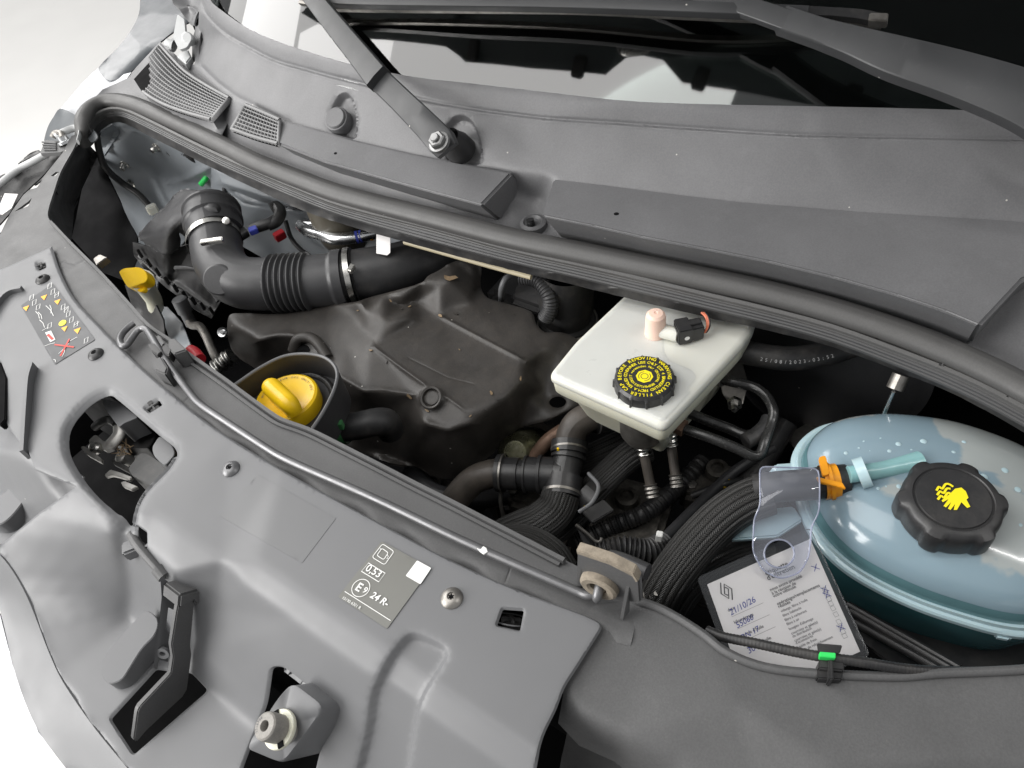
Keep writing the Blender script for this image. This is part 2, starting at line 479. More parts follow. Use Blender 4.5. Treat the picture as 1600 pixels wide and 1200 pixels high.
# ---------------------------------------------------------------- materials
def mat(name, col, rough=0.5, grain=0.0, gscale=1800.0, spec=0.5, metal=0.0, dust=0.0, dustcol=(0.35, 0.32, 0.28), specks=0.0,
        mottle=0.12, mscale=14.0, coat=0.0, sub=0.0, subr=0.004, trans=0.0, ior=1.5, rvar=0.08, wear=0.0, wearcol=(0.3, 0.3, 0.3)):
    m = bpy.data.materials.new(name); m.use_nodes = True; nt = m.node_tree; b = nt.nodes['Principled BSDF']; MAT[name] = m
    tc = nt.nodes.new('ShaderNodeTexCoord'); lk = nt.links.new
    def noise(scale, detail=3, rough_=0.55):
        n = nt.nodes.new('ShaderNodeTexNoise'); n.inputs['Scale'].default_value = scale; n.inputs['Detail'].default_value = detail
        n.inputs['Roughness'].default_value = rough_; lk(tc.outputs['Object'], n.inputs['Vector']); return n
    def ramp(src, a, bb):
        r = nt.nodes.new('ShaderNodeMapRange'); r.inputs['From Min'].default_value = a; r.inputs['From Max'].default_value = bb
        lk(src, r.inputs['Value']); return r.outputs['Result']
    def mix(fac, a, c):
        n = nt.nodes.new('ShaderNodeMix'); n.data_type = 'RGBA'
        if isinstance(fac, float): n.inputs['Factor'].default_value = fac
        else: lk(fac, n.inputs['Factor'])
        for s, v in ((6, a), (7, c)):
            if isinstance(v, tuple): n.inputs[s].default_value = v + (1,) if len(v) == 3 else v
            else: lk(v, n.inputs[s])
        return n.outputs[2]
    def mixd(src, k):
        n = nt.nodes.new('ShaderNodeVectorMath'); n.operation = 'SCALE'; lk(src, n.inputs[0]); n.inputs['Scale'].default_value = k; return n.outputs[0]
    n1 = noise(mscale, 4)
    lo = tuple(max(0, c * (1 - mottle)) for c in col); hi = tuple(c * (1 + mottle) for c in col)
    c_out = mix(ramp(n1.outputs['Fac'], 0.3, 0.7), lo, hi)
    if dust > 0:
        n2 = noise(mscale * 3.1, 6, 0.7); f = nt.nodes.new('ShaderNodeMath'); f.operation = 'MULTIPLY'
        lk(ramp(n2.outputs['Fac'], 0.45, 0.8), f.inputs[0]); f.inputs[1].default_value = dust
        c_out = mix(f.outputs[0], c_out, dustcol)
    if wear > 0:
        n4 = noise(mscale * 9, 5, 0.75); f = nt.nodes.new('ShaderNodeMath'); f.operation = 'MULTIPLY'
        lk(ramp(n4.outputs['Fac'], 0.58, 0.72), f.inputs[0]); f.inputs[1].default_value = wear
        c_out = mix(f.outputs[0], c_out, wearcol)
    if specks > 0:
        v = nt.nodes.new('ShaderNodeTexVoronoi'); v.inputs['Scale'].default_value = 62.0; lk(tc.outputs['Object'], v.inputs['Vector'])
        f = nt.nodes.new('ShaderNodeMath'); f.operation = 'LESS_THAN'; lk(v.outputs['Distance'], f.inputs[0]); f.inputs[1].default_value = 0.055
        wn = nt.nodes.new('ShaderNodeMath'); wn.operation = 'MULTIPLY'
        sep = nt.nodes.new('ShaderNodeSeparateColor'); lk(v.outputs['Color'], sep.inputs[0])
        g = nt.nodes.new('ShaderNodeMath'); g.operation = 'GREATER_THAN'; lk(sep.outputs[0], g.inputs[0]); g.inputs[1].default_value = 1 - specks
        lk(f.outputs[0], wn.inputs[0]); lk(g.outputs[0], wn.inputs[1])
        c_out = mix(wn.outputs[0], c_out, (0.45, 0.43, 0.4))
    if grain > 0.1:
        ng = noise(620.0, 2, 0.6); c_out = mix(ramp(ng.outputs['Fac'], 0.35, 0.65), c_out, mixd(c_out, 1.15))
        ns_ = noise(31.0, 7, 0.72); f = nt.nodes.new('ShaderNodeMath'); f.operation = 'MULTIPLY'; lk(ramp(ns_.outputs['Fac'], 0.56, 0.76), f.inputs[0]); f.inputs[1].default_value = 0.22
        c_out = mix(f.outputs[0], c_out, mixd(c_out, 1.6))
    lk(c_out, b.inputs['Base Color'])
    b.inputs['Metallic'].default_value = metal; b.inputs['IOR'].default_value = ior
    b.inputs['Specular IOR Level'].default_value = spec
    b.inputs['Coat Weight'].default_value = coat
    b.inputs['Transmission Weight'].default_value = trans
    if sub > 0:
        b.inputs['Subsurface Weight'].default_value = sub; b.inputs['Subsurface Radius'].default_value = (1.0, 0.9, 0.7)
        b.inputs['Subsurface Scale'].default_value = subr
    n3 = noise(mscale * 2.3, 5, 0.65)
    r = nt.nodes.new('ShaderNodeMapRange'); r.inputs['From Min'].default_value = 0.3; r.inputs['From Max'].default_value = 0.7
    r.inputs['To Min'].default_value = max(0.02, rough - rvar); r.inputs['To Max'].default_value = min(1, rough + rvar)
    lk(n3.outputs['Fac'], r.inputs['Value']); lk(r.outputs['Result'], b.inputs['Roughness'])
    if grain > 0:
        n5 = noise(gscale, 2, 0.5); bp = nt.nodes.new('ShaderNodeBump'); bp.inputs['Strength'].default_value = grain
        bp.inputs['Distance'].default_value = 0.0004; lk(n5.outputs['Fac'], bp.inputs['Height']); lk(bp.outputs['Normal'], b.inputs['Normal'])
    return m
mat('grey_plastic', (0.140, 0.142, 0.147), 0.46, grain=0.09, gscale=1500, mottle=0.04, mscale=9, rvar=0.04, specks=0.02)
mat('carrier_plastic', (0.082, 0.082, 0.083), 0.55, grain=0.25, gscale=900, mottle=0.08, mscale=16, rvar=0.06, specks=0.06, wear=0.12, wearcol=(0.22, 0.21, 0.2))
mat('cowl_plastic', (0.126, 0.126, 0.130), 0.46, grain=0.3, gscale=1100, mottle=0.10, mscale=10, specks=0.10, rvar=0.06, wear=0.10, wearcol=(0.16, 0.155, 0.15))
mat('seal_rubber', (0.064, 0.063, 0.062), 0.5, grain=0.15, gscale=1600, mottle=0.08, specks=0.08, rvar=0.06)
mat('black_rubber', (0.018, 0.018, 0.019), 0.5, grain=0.1, dust=0.12, specks=0.05)
mat('black_plastic', (0.02, 0.02, 0.021), 0.42, grain=0.15, dust=0.06, specks=0.03)
mat('shade_void', (0.005, 0.005, 0.0055), 0.9, spec=0.12)  # near black standing in for shade in openings and deep gaps
mat('engine_plastic', (0.036, 0.0330, 0.0305), 0.45, spec=0.42, grain=0.3, gscale=700, dust=0.35, dustcol=(0.070, 0.060, 0.050), mscale=26, specks=0.30, mottle=0.22, rvar=0.06, wear=0.30, wearcol=(0.085, 0.073, 0.062))
mat('duct_plastic', (0.035, 0.035, 0.037), 0.45, grain=0.12, mottle=0.1, specks=0.03)
mat('body_paint', (0.075, 0.083, 0.092), 0.4, mottle=0.02, coat=0.3)
mat('nut_steel', (0.24, 0.24, 0.24), 0.4, metal=0.8, mottle=0.15, mscale=60)
mat('bay_paint', (0.23, 0.25, 0.27), 0.4, mottle=0.06, dust=0.08)
mat('white_paint', (0.55, 0.56, 0.58), 0.3, mottle=0.02, coat=0.3)
mat('bright_steel', (0.62, 0.61, 0.58), 0.3, metal=1.0, mottle=0.15, mscale=60, wear=0.3, wearcol=(0.35, 0.3, 0.25))
mat('rust_steel', (0.16, 0.10, 0.07), 0.6, metal=0.4, mottle=0.3, mscale=90, wear=0.4, wearcol=(0.28, 0.2, 0.14))
mat('canister_metal', (0.10, 0.10, 0.06), 0.3, metal=0.8, mottle=0.4, mscale=40, dust=0.3)
mat('lever_shaded', (0.075, 0.075, 0.076), 0.5, grain=0.15, mottle=0.05)  # same plastic as the trim, with the shade on the blade painted in
mat('rib_rubber', (0.05, 0.05, 0.051), 0.5)
mat('wing_dark', (0.09, 0.098, 0.105), 0.35, mottle=0.03)
mat('boss_plastic', (0.06, 0.06, 0.062), 0.5, grain=0.2)
mat('dull_steel', (0.30, 0.285, 0.265), 0.42, metal=0.9, mottle=0.25, mscale=80, wear=0.5, wearcol=(0.2, 0.15, 0.1))
mat('aluminium', (0.75, 0.76, 0.77), 0.28, metal=1.0, mottle=0.1)
mat('rod_steel', (0.17, 0.17, 0.175), 0.40, metal=0.6, mottle=0.1, mscale=30, wear=0.12, wearcol=(0.26, 0.2, 0.15))
mat('yellow_plastic', (0.86, 0.55, 0.008), 0.38, mottle=0.05, mscale=40, wear=0.18, wearcol=(0.55, 0.33, 0.01), grain=0.05)
mat('milky_plastic', (0.66, 0.66, 0.60), 0.33, mottle=0.04, sub=0.35, subr=0.01, grain=0.04)
mat('milky_cream', (0.60, 0.59, 0.48), 0.4, mottle=0.05, sub=0.4, subr=0.012)
mat('pink_plastic', (0.82, 0.60, 0.50), 0.38, sub=0.35, subr=0.006, mottle=0.04)
mat('yellow_print', (0.85, 0.72, 0.01), 0.5, mottle=0.02)
mat('white_print', (0.78, 0.78, 0.76), 0.5, mottle=0.02)
mat('ink_black', (0.035, 0.035, 0.04), 0.6, mottle=0.02)
mat('ink_grey', (0.12, 0.12, 0.13), 0.6, mottle=0.02)
mat('ink_blue', (0.035, 0.05, 0.30), 0.6, mottle=0.02)
mat('red_print', (0.55, 0.04, 0.025), 0.5, mottle=0.02)
mat('amber_print', (0.9, 0.42, 0.02), 0.5, mottle=0.02)
mat('paper', (0.78, 0.76, 0.75), 0.7, mottle=0.02)
mat('green_plastic', (0.05, 0.19, 0.07), 0.45, mottle=0.08)
mat('bright_green', (0.03, 0.65, 0.12), 0.5, mottle=0.02)
mat('orange_plastic', (0.82, 0.33, 0.015), 0.35, mottle=0.06)
mat('label_film', (0.155, 0.155, 0.142), 0.38, mottle=0.02)
mat('sticker_grey', (0.115, 0.117, 0.121), 0.55, spec=0.3, mottle=0.02)
mat('smooth_grey', (0.135, 0.137, 0.141), 0.42, mottle=0.02, rvar=0.02)
mat('felt', (0.24, 0.205, 0.16), 0.85, mottle=0.25, mscale=120, wear=0.5, wearcol=(0.2, 0.16, 0.11), grain=0.4, gscale=2500)
mat('bonnet_paint', (0.15, 0.175, 0.175), 0.42, mottle=0.1, coat=0.2)
mat('copper_wire', (0.6, 0.16, 0.08), 0.4)
mat('red_plastic', (0.45, 0.02, 0.03), 0.4)
mat('beige_primer', (0.50, 0.44, 0.30), 0.5)
mat('leaf', (0.24, 0.17, 0.10), 0.7, mottle=0.2, mscale=200)
mat('floor_white', (0.66, 0.655, 0.64), 0.45, mottle=0.015, mscale=2)
def braid_mat():
    m = mat('braided_sleeve', (0.02, 0.02, 0.021), 0.42, mottle=0.25, mscale=40); nt = m.node_tree; b = nt.nodes['Principled BSDF']; lk = nt.links.new
    uv = nt.nodes.new('ShaderNodeTexCoord'); sp = nt.nodes.new('ShaderNodeSeparateXYZ'); lk(uv.outputs['UV'], sp.inputs[0])
    def M(op, a, c=None):
        n = nt.nodes.new('ShaderNodeMath'); n.operation = op
        for i, v in enumerate((a, c)):
            if v is None: continue
            if isinstance(v, (int, float)): n.inputs[i].default_value = v
            else: lk(v, n.inputs[i])
        return n.outputs[0]
    u = M('MULTIPLY', sp.outputs[0], 34.0); v = M('MULTIPLY', sp.outputs[1], 420.0)
    ph = M('MULTIPLY', M('PINGPONG', u, 1.0), 2.2)            # chevrons: the weave slants one way, then the other
    row = M('ABSOLUTE', M('SINE', M('MULTIPLY', u, math.pi)))
    strand = M('ABSOLUTE', M('SINE', M('ADD', M('MULTIPLY', v, 2.6), M('MULTIPLY', ph, math.pi))))
    h = M('ADD', M('MULTIPLY', row, 0.7), M('MULTIPLY', strand, 0.6))
    bp = nt.nodes.new('ShaderNodeBump'); bp.inputs['Strength'].default_value = 1.0; bp.inputs['Distance'].default_value = 0.0014
    lk(h, bp.inputs['Height']); lk(bp.outputs['Normal'], b.inputs['Normal'])
    cr_ = nt.nodes.new('ShaderNodeValToRGB'); cr_.color_ramp.elements[0].color = (0.004, 0.004, 0.004, 1); cr_.color_ramp.elements[1].color = (0.05, 0.049, 0.047, 1)
    cr_.color_ramp.elements[0].position = 0.25
    lk(M('DIVIDE', h, 1.3), cr_.inputs[0]); lk(cr_.outputs[0], b.inputs['Base Color'])
braid_mat()
def clear_mat(name, tint, refl=1.0, ior=1.5, rough=0.03, haze=0.0, hazecol=(0.8, 0.85, 0.9)):
    m = bpy.data.materials.new(name); m.use_nodes = True; MAT[name] = m; nt = m.node_tree; nt.nodes.clear(); lk = nt.links.new
    out = nt.nodes.new('ShaderNodeOutputMaterial'); tr = nt.nodes.new('ShaderNodeBsdfTransparent'); gl = nt.nodes.new('ShaderNodeBsdfGlossy')
    fr = nt.nodes.new('ShaderNodeFresnel'); fr.inputs['IOR'].default_value = ior; tr.inputs[0].default_value = tint + (1,)
    gl.inputs['Roughness'].default_value = rough
    mx = nt.nodes.new('ShaderNodeMixShader'); lk(fr.outputs[0], mx.inputs[0]); lk(tr.outputs[0], mx.inputs[1]); lk(gl.outputs[0], mx.inputs[2])
    last = mx.outputs[0]
    if haze:
        df = nt.nodes.new('ShaderNodeBsdfDiffuse'); df.inputs[0].default_value = hazecol + (1,)
        m2 = nt.nodes.new('ShaderNodeMixShader'); m2.inputs[0].default_value = haze; lk(last, m2.inputs[1]); lk(df.outputs[0], m2.inputs[2]); last = m2.outputs[0]
    lk(last, out.inputs[0]); return m
clear_mat('windscreen_glass', (0.55, 0.6, 0.58), ior=2.1)
clear_mat('clear_plastic', (0.93, 0.94, 0.97), ior=1.5, haze=0.07, hazecol=(0.8, 0.84, 0.95))
clear_mat('clear_rim', (0.7, 0.72, 0.85), ior=1.6, haze=0.25, hazecol=(0.75, 0.8, 0.95))
clear_mat('sleeve_film', (0.96, 0.965, 0.975), ior=1.42, haze=0.015)
clear_mat('water_drop', (0.9, 0.95, 0.97), ior=1.5)
# ================================================================ setting
fl = mesh_obj('floor', [(-14, -14, 0), (16, -14, 0), (16, 18, 0), (-14, 18, 0)], [(0, 1, 2, 3)], 'floor_white')
tag(fl, 'white showroom floor', None, kind='structure')

# ================================================================ front trim cover
cover = thing('front_trim_cover', L(0.1, 0.4, -0.1), 'light grey moulded plastic trim cover over the bonnet lock area', 'trim panel')
REAR = [(80, 383), (94, 425), (116, 466), (150, 503), (187, 541), (226, 578), (266, 612), (312, 650), (362, 685), (440, 732), (530, 782), (612, 826), (700, 872), (800, 917), (915, 960)]
latch_hole = cr([(103, 676), (112, 655), (132, 632), (152, 618), (168, 613), (177, 618), (194, 632), (215, 650), (245, 676), (266, 692),
                 (272, 702), (270, 712), (258, 730), (238, 750), (222, 768), (212, 786), (207, 803), (203, 820), (197, 825), (190, 816),
                 (172, 798), (140, 764), (116, 730), (104, 704)], 3, True)
LH_ = np.array(latch_hole); tL = np.roll(LH_, -1, 0) - np.roll(LH_, 1, 0); nL = np.stack([-tL[:, 1], tL[:, 0]], 1); nL /= np.linalg.norm(nL, axis=1)[:, None]
LHX = LH_ + nL * 5.5 if not inpoly((LH_ + nL * 5.5)[:1], LH_)[0] else LH_ - nL * 5.5
lever_hole = rounded([(172, 1123), (208, 1178), (322, 1079), (296, 1053), (243, 1045)], 5)
stop_hole = rounded([(424, 1044), (441, 1044), (510, 1098), (508, 1130), (470, 1290), (360, 1260), (378, 1200), (416, 1100)], 12)
slit = rounded([(212, 822), (227, 832), (227, 856), (213, 845)], 2)
clip_a = rounded([(57, 411), (69, 408), (71, 416), (60, 421)], 2)
clip_b = rounded([(226, 637), (247, 624), (252, 631), (233, 643)], 2)
clip_c = rounded([(785, 951), (818, 953), (812, 984), (776, 976)], 3)
LIPC = [tuple(p) for p in cr([(-40, 832), (0, 868), (24, 900), (44, 938), (60, 978), (76, 1020), (98, 1066), (146, 1136), (200, 1202)], 4)]
cov_out = [tuple(p) for p in cr(REAR, 4)] + [tuple(p) for p in rounded([(915, 960), (945, 974), (900, 1045)], 14)[5:10]] + \
    [tuple(p) for p in cr([(900, 1045), (882, 1074), (868, 1110), (848, 1152), (836, 1205), (822, 1300), (815, 1400)], 4)] + \
    [(640, 1420), (420, 1400), (300, 1330)] + LIPC[::-1] + [(-44, 850), (0, 850), (60, 800), (116, 760), (84, 748), (52, 735), (42, 708), (12, 668), (0, 650), (-60, 585), (-120, 520), (-120, 470), (-60, 443), (20, 410)]
cov_ctrl = [(p[0], p[1], 0.02) for p in REAR] + [(945, 974, 0.02), (1010, 1000, 0.018), (-120, 440, 0.02), (60, 350, 0.02), (500, 700, 0.02),
    (-120, 620, 0.0), (0, 640, 0.013), (42, 700, 0.013), (52, 720, 0.013), (110, 750, 0.014),
    (96, 1066, -0.102), (148, 1140, -0.102), (200, 1200, -0.102), (300, 1330, -0.104), (270, 822, 0.016), (240, 800, 0.017), (222, 800, 0.017), (150, 1080, -0.102), (200, 1120, -0.102), (260, 1120, -0.102)]
def ruled(la, lb, rows, cols):
    """control points of a surface between two curves of (px, py, z)"""
    A, B = cr(la, 12), cr(lb, 12); out = []
    for i in range(rows):
        t = i / (rows - 1); pa, pb = A[int(round(t * (len(A) - 1)))], B[int(round(t * (len(B) - 1)))]
        for k in range(cols):
            f = k / (cols - 1); out.append(tuple(pa * (1 - f) + pb * f))
    return out
cov_ctrl += ruled([(116, 759, 0.012), (60, 801, -0.010), (6, 868, -0.052), (42, 936, -0.080), (66, 992, -0.094), (90, 1052, -0.101)],
                  [(152, 786, 0.014), (172, 832, 0.004), (184, 880, -0.034), (195, 925, -0.070), (201, 948, -0.089), (207, 968, -0.100)], 11, 5)
cov_ctrl += ruled([(196, 828, 0.002), (200, 880, -0.036), (207, 930, -0.075), (214, 974, -0.100)], [(268, 891, 0.002), (276, 950, -0.040), (288, 1010, -0.078), (300, 1060, -0.101)], 7, 4)
cov_ctrl += ruled([(280, 893, 0.003), (290, 960, -0.044), (302, 1020, -0.080), (312, 1070, -0.101)], [(348, 874, 0.013), (344, 950, -0.032), (336, 1020, -0.070), (327, 1078, -0.100)], 7, 3)
for y in (0.40, 0.34, 0.27, 0.2, 0.13, 0.07):
    cov_ctrl += [('w', 0.084, y, 0.0185), ('w', 0.066, y, 0.008), ('w', -0.008, y, -0.098), ('w', -0.016, y, -0.102), ('w', -0.1, y, -0.104)]
chan = [(545, 1260), (560, 1200), (575, 1136), (582, 1087), (605, 1035), (627, 1004), (644, 992), (669, 999), (693, 1012), (695, 1026), (676, 1057),
        (657, 1091), (646, 1129), (635, 1200), (622, 1260)]
sheet('cover_shell', cov_out, cov_ctrl, 'grey_plastic', cover, holes=[latch_hole, lever_hole, stop_hole, slit, clip_a, clip_b, clip_c], blur=5.5, step=8,
      roll=(5, 0.0022), plateaus=[dict(poly=[tuple(p) for p in cr(chan, 3)], h=-0.006, e=11),
      dict(poly=[tuple(p) for p in LHX], h=-0.0045, e=11)],
      thick=0.0028)
ribbon('moulded_rib', [(48, 566, 0.026), (41, 590, 0.026), (37, 640, 0.024), (33, 704, 0.018)], (0, 0, 1), 0.014, 0.004, 'grey_plastic', cover)
ribbon('moulded_rib', [(-30, 500, 0.026), (0, 462, 0.026), (14, 452, 0.026), (32, 448, 0.026)], (0, 0, 1), 0.012, 0.005, 'grey_plastic', cover)
lat = sheet('lower_shelf', [(-120, 540), (0, 630), (60, 705), (130, 745), (125, 790), (40, 850), (-30, 900), (-120, 900)],
      [('w', 0.04, 0.95, 0.0), ('w', 0.04, 0.70, 0.0), ('w', 0.035, 0.6, -0.02), ('w', 0.0, 0.95, -0.09), ('w', 0.0, 0.7, -0.09), ('w', 0.0, 0.6, -0.095),
       ('w', -0.09, 1.0, -0.1), ('w', -0.09, 0.6, -0.1)], 'grey_plastic', cover, blur=7, step=10)
# front lip and painted bumper corner below it
lip_top = [(-40, 800), (0, 868), (26, 906), (44, 936), (60, 980), (74, 1015), (96, 1066), (148, 1140), (200, 1200), (300, 1330), (420, 1400)]
LIPB = [tuple(p) for p in cr([(102, 1200), (82, 1174), (60, 1142), (40, 1100), (20, 1040), (5, 975), (-10, 930), (-40, 880)], 4)]
sheet('front_lip', LIPC + [(300, 1330), (420, 1400), (330, 1440), (200, 1330)] + LIPB,
      [(p[0], p[1], z) for p, z in zip(lip_top, (-0.03, -0.053, -0.071, -0.0805, -0.092, -0.0975, -0.103, -0.103, -0.103, -0.105, -0.106))] +
      [(330, 1440, -0.135), (200, 1330, -0.135), (102, 1200, -0.132), (82, 1174, -0.130), (60, 1142, -0.128), (40, 1100, -0.125), (20, 1040, -0.120), (5, 975, -0.112), (-10, 930, -0.10), (-40, 880, -0.085)],
      'grey_plastic', cover, blur=9, step=9, lift=-0.0003)
bump = thing('front_bumper', L(-0.1, 0.7, -0.4), 'white painted bumper edge below the grey trim lip', 'bumper')
sheet('bumper_skin', [(-60, 860), (0, 960), (20, 1040), (60, 1144), (90, 1180), (60, 1152), (40, 1132), (22, 1095), (10, 1068), (0, 1052), (-60, 1000)],
      [(-60, 860, -0.13), (20, 1040, -0.15), (60, 1144, -0.16), (90, 1180, -0.16), (40, 1132, -0.19), (10, 1068, -0.19), (-60, 1000, -0.18)], 'white_paint', bump, blur=4, step=10)

def wedge(path, z, h):
    y0 = min(p[1] for p in path); pts = [W(x, y, z + 0.018 - (y - y0) / 120 * 0.028) for x, y in rounded(path, 12, 3)]
    return slab('wedge_bump', pts, (0, 0, -h), 'grey_plastic', cover, bevel=0.0014)
wedge([(229, 950), (249, 968), (243, 992), (222, 1012), (190, 1064), (168, 1070), (157, 1052), (163, 1022), (205, 975)], -0.076, 0.026)
wedge([(57, 729), (71, 752), (45, 772), (20, 805), (0, 822), (-30, 815), (-30, 790), (0, 775), (30, 748)], -0.070, 0.028)
# near-black blocks added behind the cover so its openings read as shade
def blk(name, x0, x1, y0, y1, z0, z1, mt='shade_void', parent=None, bev=0.004):
    return box(name, L((x0+x1)/2, (y0+y1)/2, (z0+z1)/2), ((x1-x0)/2, 0, 0), (0, (y1-y0)/2, 0), (0, 0, (z1-z0)/2), mt, parent, bev)
dark_back = thing('front_shade_backing', L(0.05, 0.4, -0.5), 'black crossmember added to darken the trim cover openings', 'backing')
blk('dark_block', 0.0, 0.17, -0.35, 0.95, -0.40, -0.22, 'shade_void', dark_back)
blk('lower_dark_block', -0.13, 0.03, -0.35, 0.62, -0.40, -0.20, 'shade_void', dark_back)
blk('rear_dark_block', 0.15, 0.19, -0.35, 0.95, -0.22, -0.03, 'shade_void', dark_back)

# ================================================================ carrier strip behind the cover
EDGE = [(126, 208), (114, 234), (95, 268), (84, 300), (75, 330), (78, 345), (109, 378), (156, 425), (200, 473), (231, 507), (266, 531), (303, 558), (350, 591), (392, 622), (430, 649), (446, 657), (487, 672), (537, 697), (594, 726), (650, 755), (706, 783), (758, 810), (812, 838), (881, 874), (905, 886)]
carrier = thing('front_carrier', L(0.18, 0.5, -0.1), 'grey plastic carrier strip between trim cover and engine bay', 'carrier panel')
car_out = [tuple(p) for p in cr(EDGE, 3)] + [(905, 886), (985, 925), (1000, 945), (985, 1010), (900, 985)] + [(x - 8, y + 10) for x, y in REAR[::-1]] + \
    [(20, 424), (-60, 470), (-60, 420), (0, 366), (15, 335), (36, 305), (67, 277), (97, 240), (112, 212)]
holes_l = [rounded([(79, 275), (88, 268), (93, 269), (86, 275)], 1.5), rounded([(40, 298), (60, 285), (66, 281), (58, 293)], 1.5), rounded([(22, 331), (44, 315), (50, 309), (44, 322)], 1.5)]
sheet('carrier_shell', car_out, [(x, y, 0.013) for x, y in EDGE[4:]] + [(x, y, 0.013) for x, y in REAR] + [(126, 208, 0.03), (95, 268, 0.02), (97, 240, 0.022), (36, 305, 0.008), (0, 366, 0.008), (-60, 430, 0.005),
      (1000, 945, 0.012), (985, 1010, 0.012)], 'carrier_plastic', carrier, blur=5, step=9, thick=0.003, holes=holes_l,
      grooves=[dict(path=[(92, 412), (101, 408), (118, 413), (132, 407)], w=2, d=0.001), dict(path=[(285, 630), (304, 612)], w=1.5, d=0.0008), dict(path=[(790, 908), (797, 890)], w=1.5, d=0.0008)])
# raised flange along the bay edge
flange_pts = [(x, y, 0.0205) for x, y in EDGE[5:-1]]
ribbon('edge_flange', flange_pts, (0, 0, 1), 0.030, 0.0035, 'carrier_plastic', carrier)
ribbon('edge_lip', [(x - 7, y + 7, 0.0165) for x, y in EDGE[9:-1]], (0, 0, 1), 0.004, 0.003, 'carrier_plastic', carrier)
for s, e in (((70, 345), (100, 225)),):
    pass
# dark inner face of the left corner (upright duct wall)
duct = thing('headlamp_duct', L(0.33, 1.05, -0.2), 'black upright plastic duct wall beside the left-hand headlamp recess', 'duct panel')
sheet('duct_wall', [(127, 208), (114, 236), (95, 270), (85, 300), (76, 330), (80, 346), (110, 378), (112, 372), (116, 330), (126, 300), (145, 260), (152, 245), (140, 225)],
      [(127, 208, 0.03), (95, 270, 0.02), (76, 330, 0.012), (80, 346, 0.012), (110, 378, 0.012), (112, 372, -0.05), (118, 320, -0.09), (145, 260, -0.08), (152, 245, -0.03), (140, 225, -0.01)], 'black_plastic', duct, blur=3, step=8)
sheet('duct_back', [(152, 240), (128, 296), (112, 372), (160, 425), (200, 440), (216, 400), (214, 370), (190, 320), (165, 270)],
      [(152, 240, -0.06), (128, 296, -0.12), (112, 372, -0.14), (160, 425, -0.16), (200, 440, -0.16), (216, 400, -0.16), (190, 320, -0.12), (165, 270, -0.07)], 'shade_void', duct, blur=4, step=9)  # black plastic taken down to near black to carry the shade here

# ================================================================ right-hand corner panel
rp = thing('headlamp_surround', L(0.25, -0.05, -0.1), 'dark grey plastic headlamp surround beside the trim cover, below the service tag', 'trim panel')
redge = [(995, 938), (1030, 950), (1062, 967), (1100, 992), (1137, 1020), (1194, 1042), (1272, 1052), (1400, 1057), (1470, 1052), (1600, 1046), (1750, 1030)]
sheet('panel_shell', [(845, 1000), (930, 945)] + [tuple(p) for p in cr(redge, 3)] + [(1750, 1420), (1300, 1450), (1060, 1290), (1010, 1230), (960, 1190), (905, 1165), (872, 1130), (880, 1085)],
      [(x, y, 0.012) for x, y in redge] + [(845, 1000, 0.012), (930, 945, 0.013), (886, 1095, 0.010), (912, 1120, 0.010), (969, 1148, 0.008), (1062, 1192, 0.004), (1200, 1290, -0.002),
       (1300, 1200, 0.014), (1500, 1180, 0.012), (1150, 1100, 0.014), (1750, 1200, 0.005), (1750, 1420, -0.02), (1300, 1450, -0.02),
       (872, 1130, -0.012), (905, 1165, -0.03), (960, 1190, -0.035), (1010, 1230, -0.035), (1060, 1290, -0.04)], 'carrier_plastic', rp, blur=9, step=9, thick=0.003)
sheet('lower_face', [(893, 1118), (912, 1128), (969, 1158), (1062, 1205), (1150, 1280), (1250, 1400), (900, 1420), (868, 1240), (878, 1180)],
      [(893, 1118, -0.03), (969, 1158, -0.032), (1062, 1205, -0.036), (1250, 1400, -0.05), (900, 1420, -0.16), (868, 1240, -0.14), (878, 1180, -0.11), (960, 1240, -0.085)], 'carrier_plastic', rp, blur=6, step=10)
tube('edge_bead', [(x, y, 0.014) for x, y in redge], 0.0032, 'carrier_plastic', rp, seg=10)

# ================================================================ scuttle (cowl) panel
scut = thing('scuttle_panel', L(0.6, 0.4, 0.0), 'dark grey plastic scuttle panel below the windscreen', 'scuttle panel')
GL = [(318, -40), (329, 0), (338, 10), (350, 19), (380, 40), (410, 55), (440, 67), (470, 77), (515, 91), (568, 105), (652, 121), (715, 128), (820, 140), (960, 156), (1075, 162), (1267, 166), (1447, 170), (1600, 176), (1760, 184)]
GR = [(312, -5), (320, 19), (335, 37), (357, 55), (387, 72), (417, 88), (440, 97), (480, 108), (515, 118), (568, 131), (652, 154), (750, 171), (855, 184), (960, 191), (1075, 199), (1250, 210), (1600, 217), (1760, 222)]
BR = [(311, 60), (311, 101), (336, 126), (367, 150), (437, 184), (518, 206), (554, 217), (645, 238), (750, 258), (801, 268), (864, 278), (960, 289), (1075, 303), (1162, 313), (1337, 327), (1600, 343), (1760, 352)]
SEALU = [(124, 182), (140, 160), (165, 150), (190, 149), (224, 160), (300, 190), (350, 214), (400, 240), (470, 268), (540, 292), (680, 327), (800, 355), (900, 377), (1000, 397), (1100, 414), (1200, 434), (1300, 460), (1400, 490), (1525, 542), (1600, 577), (1760, 655)]
sc_out = [tuple(p) for p in cr(GL, 3)] + [(1760, 700), (1600, 590)] + [(x, y + 8) for x, y in SEALU[::-1][2:]] + [(124, 178), (160, 140), (200, 122), (212, 106), (250, 65), (282, 92), (303, 101), (309, 60), (314, -40)]
